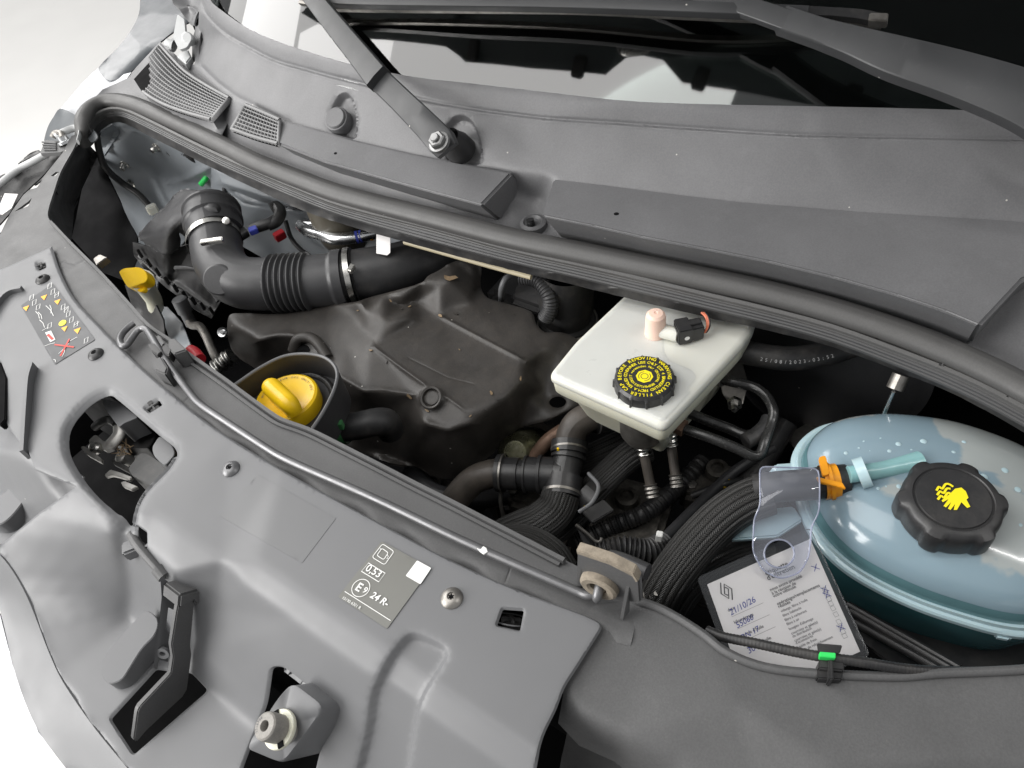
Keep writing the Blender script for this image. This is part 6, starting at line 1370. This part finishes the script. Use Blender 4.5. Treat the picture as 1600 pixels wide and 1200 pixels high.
# ================================================================ bonnet latch in its opening
mat('latch_steel', (0.46, 0.45, 0.43), 0.45, metal=0.6, mottle=0.2, mscale=60)
lt = thing('bonnet_latch', W(170, 720, -0.09), 'steel bonnet latch mechanism inside the rounded opening', 'bonnet latch')
mat('latch_grey', (0.055, 0.055, 0.055), 0.45, mottle=0.1, dust=0.15)
slab('latch_housing', [W(x, y, -0.012) for x, y in rounded([(158, 622), (185, 628), (216, 652), (192, 662), (186, 668), (165, 640)], 4)], (0.002, 0, -0.03), 'grey_plastic', lt, 0.005, 3)
slab('latch_shell', [W(x, y, -0.05) for x, y in rounded([(186, 668), (216, 652), (245, 680), (232, 700), (205, 700), (178, 694)], 4)], (0.0, 0, -0.03), 'black_plastic', lt, 0.004)
tube('latch_arm', [(187, 665, -0.03), (186, 678, -0.033), (177, 690, -0.036), (168, 699, -0.04)], 0.006, 'latch_steel', lt, flat=(0.6, 1.2))
tube('latch_hook', [(148, 668, -0.055), (158, 660, -0.05), (172, 656, -0.05), (182, 662, -0.05)], 0.005, 'latch_grey', lt)
slab('latch_plate', [W(x, y, -0.035) for x, y in [(125, 698), (130, 696), (146, 706), (158, 716), (158, 722), (150, 718), (136, 710), (128, 702)]], (0, 0, -0.006), 'latch_steel', lt, 0.0008)
slab('latch_plate_rear', [W(x, y, -0.036) for x, y in [(146, 680), (150, 679), (160, 688), (172, 692), (176, 700), (166, 704), (152, 696), (140, 693), (138, 688)]], (0, 0, -0.006), 'latch_steel', lt, 0.0008)
lathe('pivot_pin', [(0.006, -0.006), (0.006, 0.003), (0.004, 0.005), (0, 0.0055)], 'bright_steel', lt, W(149, 699, -0.034), (-0.2, -0.2, 0.95), seg=18)
lathe('pivot_nut', [(0.007, -0.01), (0.007, 0.004), (0.004, 0.006), (0, 0.006)], 'latch_steel', lt, W(192, 715, -0.06), (-0.3, 0.1, 0.95), seg=16)
slab('latch_lever', [W(x, y, -0.045) for x, y in [(163, 741), (172, 733), (188, 738), (206, 745), (203, 750), (184, 744), (174, 742), (165, 745)]], (0, 0, -0.005), 'latch_steel', lt, 0.0008)
slab('latch_tongue', [W(x, y, -0.048) for x, y in [(188, 753), (194, 751), (215, 760), (205, 765), (192, 760)]], (0, 0, -0.005), 'latch_steel', lt, 0.0008)
slab('latch_spring_plate', [W(x, y, -0.06) for x, y in [(174, 718), (180, 716), (208, 734), (202, 738), (176, 724)]], (0, 0, -0.006), 'latch_grey', lt, 0.0008)
slab('latch_cable_box', [W(x, y, -0.035) for x, y in rounded([(200, 732), (218, 708), (228, 708), (262, 730), (236, 760), (205, 742)], 4)], (0.0, 0, -0.03), 'latch_grey', lt, 0.003)
slab('corner_boss', [W(x, y, -0.008) for x, y in rounded([(249, 680), (270, 696), (274, 710), (258, 728), (240, 712), (237, 698)], 6)], (0, 0, -0.03), 'grey_plastic', lt, 0.005, 3)
hay = thing('plant_debris', W(195, 705, -0.05), 'tuft of dry plant debris caught on the latch', 'debris')
rr = random.Random(5)
for i in range(16):
    x, y = rr.uniform(180, 205), rr.uniform(697, 712); a = W(x, y, -0.045); tube('stalk', [a, a + Vector((rr.uniform(-.008, .008), rr.uniform(-.012, .012), rr.uniform(0, .006)))], 0.0005, 'leaf', hay, seg=4, n=2)

# ================================================================ cable and release lever
lv = thing('release_lever', W(285, 1060, -0.1), 'grey bonnet release lever, shaded face painted darker, hanging in the lower slot', 'lever')
LY = 0.455
face = [(281, 931), (306, 922), (303, 955), (298, 1010), (300, 1024), (293, 1077), (286, 1089), (229, 1142), (214, 1160), (209, 1156), (215, 1112), (219, 1104), (267, 1053), (271, 1027), (268, 1008), (276, 957)]
slab('lever_blade', [WY(x, y, LY) for x, y in face], (0, 0.0055, 0), 'lever_shaded' if 'lever_shaded' in MAT else 'carrier_plastic', lv, 0.001)
slab('lever_head', [WY(x, y, LY - 0.002) for x, y in [(281, 930), (316, 920), (313, 948), (306, 946), (302, 940), (279, 952)]], (0.0, 0.024, 0.0), 'carrier_plastic', lv, 0.002)
slab('lever_side', [WY(x, y, LY + 0.022) for x, y in [(250, 905), (283, 930), (278, 958), (262, 950), (258, 985), (268, 1000), (268, 1012), (258, 1022), (262, 1036), (248, 1032), (245, 1048), (239, 1045), (247, 985), (252, 935)]], (0.003, 0.002, 0.0), 'grey_plastic', lv, 0.0008)
tube('lever_cable', [(205, 835, -0.002), (214, 850, 0.0), (228, 867, -0.002), (245, 886, -0.006), (256, 898, -0.01)], 0.0042, 'carrier_plastic', lv, seg=12)
tube('cable_ferrule', [(247, 888, -0.006), (258, 901, -0.01)], 0.0065, 'carrier_plastic', lv, seg=14)
box('cable_guide', W(207, 858, -0.012), (0.006, -0.004, 0), (0.004, 0.006, 0), (0, 0, 0.007), 'grey_plastic', lv, 0.002)
lathe('lever_pivot', [(0.006, 0), (0.006, 0.003), (0.0028, 0.003), (0.0028, 0.0), (0, 0)], 'grey_plastic', lv, WY(256, 1018, LY + 0.02), (-0.7, -0.5, 0.4), seg=20)

# ================================================================ bonnet stop
bs_ = thing('bonnet_rest_stop', W(430, 1160, -0.14), 'grey bonnet stop block with a ringed rubber buffer', 'bonnet stop')
tz = -0.03
topf = [W(433, 1090, -0.022), W(455, 1066, -0.015), W(508, 1106, -0.015), W(480, 1146, -0.03), W(441, 1196, -0.06), W(384, 1172, -0.06), W(390, 1156, -0.055)]
rg = [topf, [p + Vector((0.03, -0.01, -0.05)) for p in topf], [p + Vector((0.05, -0.01, -0.10)) for p in topf]]
ra = [Vector(q) for q in rounded([tuple(p) for p in topf], 0.011, 5)]; cen = sum(ra, Vector()) / len(ra)
loft('stop_block', [[cen + (p - cen) * 0.93 for p in ra], [cen + (p - cen) * 0.98 + Vector((0.001, 0, -0.0012)) for p in ra], [p + Vector((0.002, 0, -0.005)) for p in ra], [p + Vector((0.03, -0.012, -0.04)) for p in ra], [p + Vector((0.05, -0.015, -0.09)) for p in ra]], 'stop_grey' if 'stop_grey' in MAT else 'grey_plastic', bs_, sharp=45)
ax0, ax1 = W(413, 1134, -0.012), W(443, 1141, -0.032); axd = (ax0 - ax1).normalized()
mat('buffer_rubber', (0.20, 0.19, 0.175), 0.6, mottle=0.12, grain=0.2, dust=0.25, mscale=50)
lathe('buffer', [(0.0105, -0.026), (0.0108, -0.004), (0.0102, -0.001), (0.009, 0.0), (0.0042, 0.0), (0.0038, -0.001), (0.0035, -0.010), (0, -0.010)], 'buffer_rubber', bs_, ax0, axd, seg=40)
lathe('buffer_ring', [(0.0095, -0.002), (0.0145, -0.002), (0.015, 0.0), (0.0145, 0.0018), (0.0105, 0.0018)], 'milky_cream', bs_, ax1 + axd * 0.004, axd, seg=40)
u_, v_, w__ = axisframe(axd)
for a in (0.9, 4.1):
    d = u_ * math.cos(a) + v_ * math.sin(a); box('ring_notch', ax1 + axd * 0.0062 + d * 0.0125, d * 0.0022, axd.cross(d) * 0.0026, axd * 0.0008, 'shade_void', bs_, 0.0002)
for i, ch in enumerate('7716706'):
    a = 2.6 - i * 0.24; d = u_ * math.cos(a) + v_ * math.sin(a); text(ch, ax0 + axd * 0.0002 + d * 0.0065, axd.cross(d) * -1, d, 0.0030, 'ink_grey', bs_, 'buffer_lettering', 'CENTER')

# ================================================================ wipers
def wbar(name, pts, widths, h, mt, parent, n=6):
    """flat arm: points with half widths (m) across the view of the glass normal"""
    gn = Vector((-0.588, 0, 0.809)); raw = [P(p) for p in pts]
    c = [Vector(p) for p in cr([tuple(p) for p in raw], n)]; wv = [x[0] for x in cr([(w,) for w in widths], n)]
    rings = []
    for i, p in enumerate(c):
        t = (c[min(i + 1, len(c) - 1)] - c[max(i - 1, 0)]).normalized(); s = t.cross(gn).normalized(); u = s.cross(t); w = wv[min(i, len(wv) - 1)]
        prof = [(-1, -0.8), (-1, 0.6), (-0.97, 0.8), (-0.9, 0.9), (0, 1.0), (0.9, 0.9), (0.97, 0.8), (1, 0.6), (1, -0.8)]
        rings.append([p + s * w * a + u * h * b for a, b in prof])
    return loft(name, rings, mt, parent, True, 32)
mat('wiper_grey', (0.040, 0.041, 0.043), 0.42, mottle=0.08, grain=0.08, specks=0.08, wear=0.1, wearcol=(0.13, 0.13, 0.13))
w1 = thing('wiper_arm', W(690, 228, 0.11), 'dark grey wiper arm bolted to its spindle by a hex nut', 'wiper')
wbar('arm_base', [(700, 236, 0.135), (690, 222, 0.142), (670, 200, 0.15), (630, 160, 0.160), (585, 117, 0.170)], [0.0125, 0.0155, 0.0155, 0.0145, 0.0135], 0.007, 'wiper_grey', w1)
wbar('arm_channel', [(592, 124, 0.174), (560, 84, 0.182), (520, 35, 0.195), (480, -15, 0.21), (420, -90, 0.24)], [0.0145, 0.0135, 0.0125, 0.0115, 0.011], 0.008, 'wiper_grey', w1)
hub = W(712, 226, 0.105); gn = Vector((-0.5, 0.05, 0.86)).normalized()
lathe('spindle_boss', [(0.018, -0.015), (0.017, 0.0), (0.014, 0.008), (0.012, 0.016)], 'black_plastic', w1, hub, gn, seg=36)
nutp = W(686, 222, 0.152)
lathe('nut_washer', [(0.0115, -0.003), (0.0115, 0.001), (0.009, 0.0015)], 'nut_steel', w1, nutp, gn, seg=30)
lathe('hex_nut', [(0.0095, 0.0), (0.0095, 0.006), (0.0082, 0.0075), (0.0055, 0.0075), (0.0052, 0.006), (0, 0.0062)], 'nut_steel', w1, nutp, gn, seg=6, sharp=25)
lathe('spindle_tip', [(0.0048, 0.005), (0.0048, 0.0095), (0.004, 0.0105), (0, 0.0105)], 'nut_steel', w1, nutp, gn, seg=20)
w2 = thing('wiper_arm', W(1600, 160, 0.15), 'dark grey wiper arm crossing the windscreen with its blade', 'wiper')
wbar('arm_base', [(1760, 240, 0.165), (1680, 200, 0.178), (1600, 158, 0.19), (1500, 122, 0.198), (1400, 92, 0.205), (1330, 68, 0.21), (1280, 52, 0.212), (1222, 32, 0.214)], [0.025, 0.025, 0.0245, 0.0225, 0.020, 0.0175, 0.0135, 0.0115], 0.009, 'wiper_grey', w2)
wbar('arm_rod', [(1230, 34, 0.216), (1190, 20, 0.220), (1150, 7, 0.223), (1110, -4, 0.226), (1000, -28, 0.23), (900, -42, 0.235)], [0.0098, 0.0095, 0.009, 0.0088, 0.0085, 0.008], 0.005, 'wiper_grey', w2)
wbar('blade_spine', [(470, -8, 0.20), (530, 3, 0.2), (700, 5, 0.212), (900, 7, 0.218), (1100, 15, 0.22), (1258, 22, 0.214), (1262, 22, 0.214)], [0.004, 0.0055, 0.0065, 0.007, 0.007, 0.007, 0.006], 0.006, 'wiper_grey', w2)
wbar('blade_tip', [(1255, 20, 0.215), (1300, 22, 0.213), (1345, 26, 0.21), (1378, 33, 0.206)], [0.005, 0.0045, 0.0045, 0.005], 0.005, 'black_rubber', w2)
wbar('blade_rubber', [(470, 4, 0.19), (530, 13, 0.19), (700, 15, 0.2), (900, 17, 0.207), (1100, 26, 0.208), (1260, 33, 0.203), (1378, 39, 0.197)], [0.0028] * 7, 0.004, 'dull_steel', w2)
box('blade_end', W(1372, 32, 0.208), (0.002, -0.008, 0), (0.004, 0.001, 0.002), (-0.003, 0, 0.005), 'dull_steel', w2, 0.001)

# ================================================================ left-hand body: wing, hinge, headlamp
fw = thing('left_corner_wing', L(0.5, 1.35, -0.2), 'blue grey painted front wing rising behind the intake grille', 'front wing')
sheet('wing_skin', cr([(225, -80), (219, 0), (217, 21), (206, 45), (185, 73), (154, 105), (158, 116), (173, 126), (205, 112), (250, 66), (285, 40), (330, 10), (330, -80)], 3, True),
      [(225, -80, 0.06), (219, 0, 0.05), (154, 105, 0.03), (173, 126, 0.03), (250, 66, 0.04), (330, 10, 0.055), (330, -80, 0.075)], 'body_paint', fw, blur=6, step=8)
sheet('wing_edge', [(154, 105), (173, 127), (178, 120), (205, 113), (180, 150), (150, 165), (133, 187), (125, 186), (108, 175), (95, 170), (128, 130)],
      [(154, 105, 0.02), (173, 127, 0.025), (205, 113, 0.03), (180, 150, 0.03), (133, 187, 0.03), (95, 170, 0.0), (128, 130, 0.01)], 'white_paint', fw, blur=3, step=7)
sheet('wing_corner', cr([(93, 170), (108, 174), (125, 186), (140, 198), (150, 208), (152, 216), (142, 222), (128, 205), (112, 218), (95, 222), (70, 225), (74, 200), (84, 182)], 3, True),
      [(93, 170, 0.02), (125, 186, 0.03), (150, 208, 0.03), (142, 222, 0.02), (112, 218, 0.02), (70, 225, -0.04), (74, 200, -0.02), (84, 182, 0.0)], 'wing_dark' if 'wing_dark' in MAT else 'body_paint', fw, blur=4, step=7)
mat('pale_paint', (0.55, 0.56, 0.56), 0.35, mottle=0.03)
hg = thing('hinge_bracket', W(288, 90, 0.06), 'pale painted bonnet hinge bracket at the scuttle corner', 'hinge')
slab('hinge_plate', [W(x, y, 0.10) for x, y in rounded([(277, 22), (288, 30), (290, 55), (296, 52), (300, 60), (292, 74), (280, 78), (270, 58)], 3)], (0.004, 0.004, -0.006), 'pale_paint', hg, 0.001)
lathe('hinge_bush', [(0, 0.006), (0.007, 0.006), (0.009, 0.004), (0.009, -0.01)], 'pale_paint', hg, W(294, 60, 0.10), (-0.5, -0.5, 0.6), seg=20)
slab('hinge_foot', [W(x, y, 0.085) for x, y in [(275, 86), (293, 76), (299, 88), (290, 99)]], (0, 0, -0.012), 'pale_paint', hg, 0.002)
lathe('hinge_bolt', [(0, 0.01), (0.006, 0.01), (0.007, 0.008), (0.007, 0), (0.011, 0), (0.011, -0.004)], 'pale_paint', hg, W(269, 70, 0.085), (-0.3, 0.8, 0.4), seg=12)
corner = thing('scuttle_corner_trim', W(300, 60, 0.08), 'dark scuttle end trim with a crumpled flap beside the hinge', 'trim')
sheet('corner_flap', [(262, -40), (270, 5), (285, 22), (300, 40), (308, 42), (318, 25), (312, 60), (310, 95), (300, 96), (300, 62), (320, 0), (325, -40)],
      [(262, -40, 0.10), (270, 5, 0.10), (300, 40, 0.09), (318, 25, 0.12), (310, 95, 0.085), (300, 96, 0.07), (325, -40, 0.14), (300, 0, 0.09)], 'cowl_plastic', corner, blur=3, step=6, grooves=[dict(path=[(290, 15), (305, 14), (312, 22), (303, 40)], w=3, d=-0.006)])
hl = thing('headlamp', L(0.25, 1.3, -0.15), 'headlamp unit with a chromed strip beside the carrier corner', 'headlamp')
sheet('lamp_top', [(97, 238), (76, 240), (60, 240), (30, 258), (0, 283), (-60, 330), (-60, 420), (0, 350), (15, 333), (36, 303), (66, 275), (96, 243)],
      [(97, 238, 0.005), (60, 240, 0.0), (0, 283, -0.01), (-60, 330, -0.02), (-60, 420, -0.03), (0, 350, -0.03), (36, 303, -0.02), (66, 275, -0.01)], 'black_plastic', hl, blur=3, step=8,
      plateaus=[dict(poly=[(72, 239), (30, 258), (0, 282), (-60, 330), (-60, 342), (0, 294), (34, 266), (76, 246)], h=0.012, e=5)])
tube('lamp_strip', [(74, 240, 0.012), (50, 253, 0.008), (28, 265, 0.004), (0, 287, 0.0), (-40, 316, -0.006)], 0.0055, 'pale_paint', hl, seg=12)
slab('lamp_label', [W(x, y, -0.004) for x, y in [(7, 302), (28, 303), (18, 325), (4, 335), (-6, 333)]], (0, 0, -0.001), 'paper', hl, 0.0002)
lk_ = thing('corner_bolt_bracket', W(95, 225, 0.02), 'ribbed grey bracket with a pale bolt at the wing corner', 'bracket')
slab('bracket_foot', [W(x, y, 0.024) for x, y in rounded([(70, 218), (90, 220), (113, 222), (112, 230), (95, 238), (62, 240)], 3)], (0, 0, -0.006), 'carrier_plastic', lk_, 0.0015)
for k in range(4): tube('foot_rib', [(66 + k, 222 + k * 4, 0.0255), (88, 224 + k * 3.2, 0.0255)], 0.0014, 'carrier_plastic', lk_, seg=6, n=2)
lathe('bolt', [(0.012, -0.002), (0.012, 0.002), (0.008, 0.003), (0.008, 0.009), (0.003, 0.010), (0, 0.010)], 'aluminium', lk_, W(102, 222, 0.026), (0.1, 0.3, 0.9), seg=14)
tube('bracket_strap', [(88, 214, 0.03), (100, 206, 0.036), (118, 200, 0.036), (125, 206, 0.034), (122, 222, 0.03)], 0.004, 'pale_paint', lk_, seg=8, flat=(1.4, 0.5))
tube('bracket_hook', [(82, 215, 0.03), (86, 208, 0.034), (95, 208, 0.036), (98, 216, 0.034)], 0.0045, 'dull_steel', lk_, seg=10)
sg = thing('side_bracket', W(0, 640, -0.02), 'grey angled bracket inside the dark side opening', 'bracket')
slab('bracket_arm', [W(x, y, -0.01) for x, y in [(-30, 610), (0, 590), (9, 580), (9, 606), (0, 612), (-30, 650)]], (0, 0, -0.02), 'grey_plastic', sg, 0.001)
so = thing('side_opening_shade', W(0, 620, -0.05), 'near-black liner at the edge of the trim cover', 'infill')
slab('infill', [W(x, y, 0.0165) for x, y in [(-20, 548), (0, 562), (10, 590), (8, 655), (0, 664), (-20, 650)]], (0, 0, -0.01), 'shade_void', so, 0.001)  # flat near-black slab painting the shade of an open gap
# horn / pad at the far left edge
flush_texts()
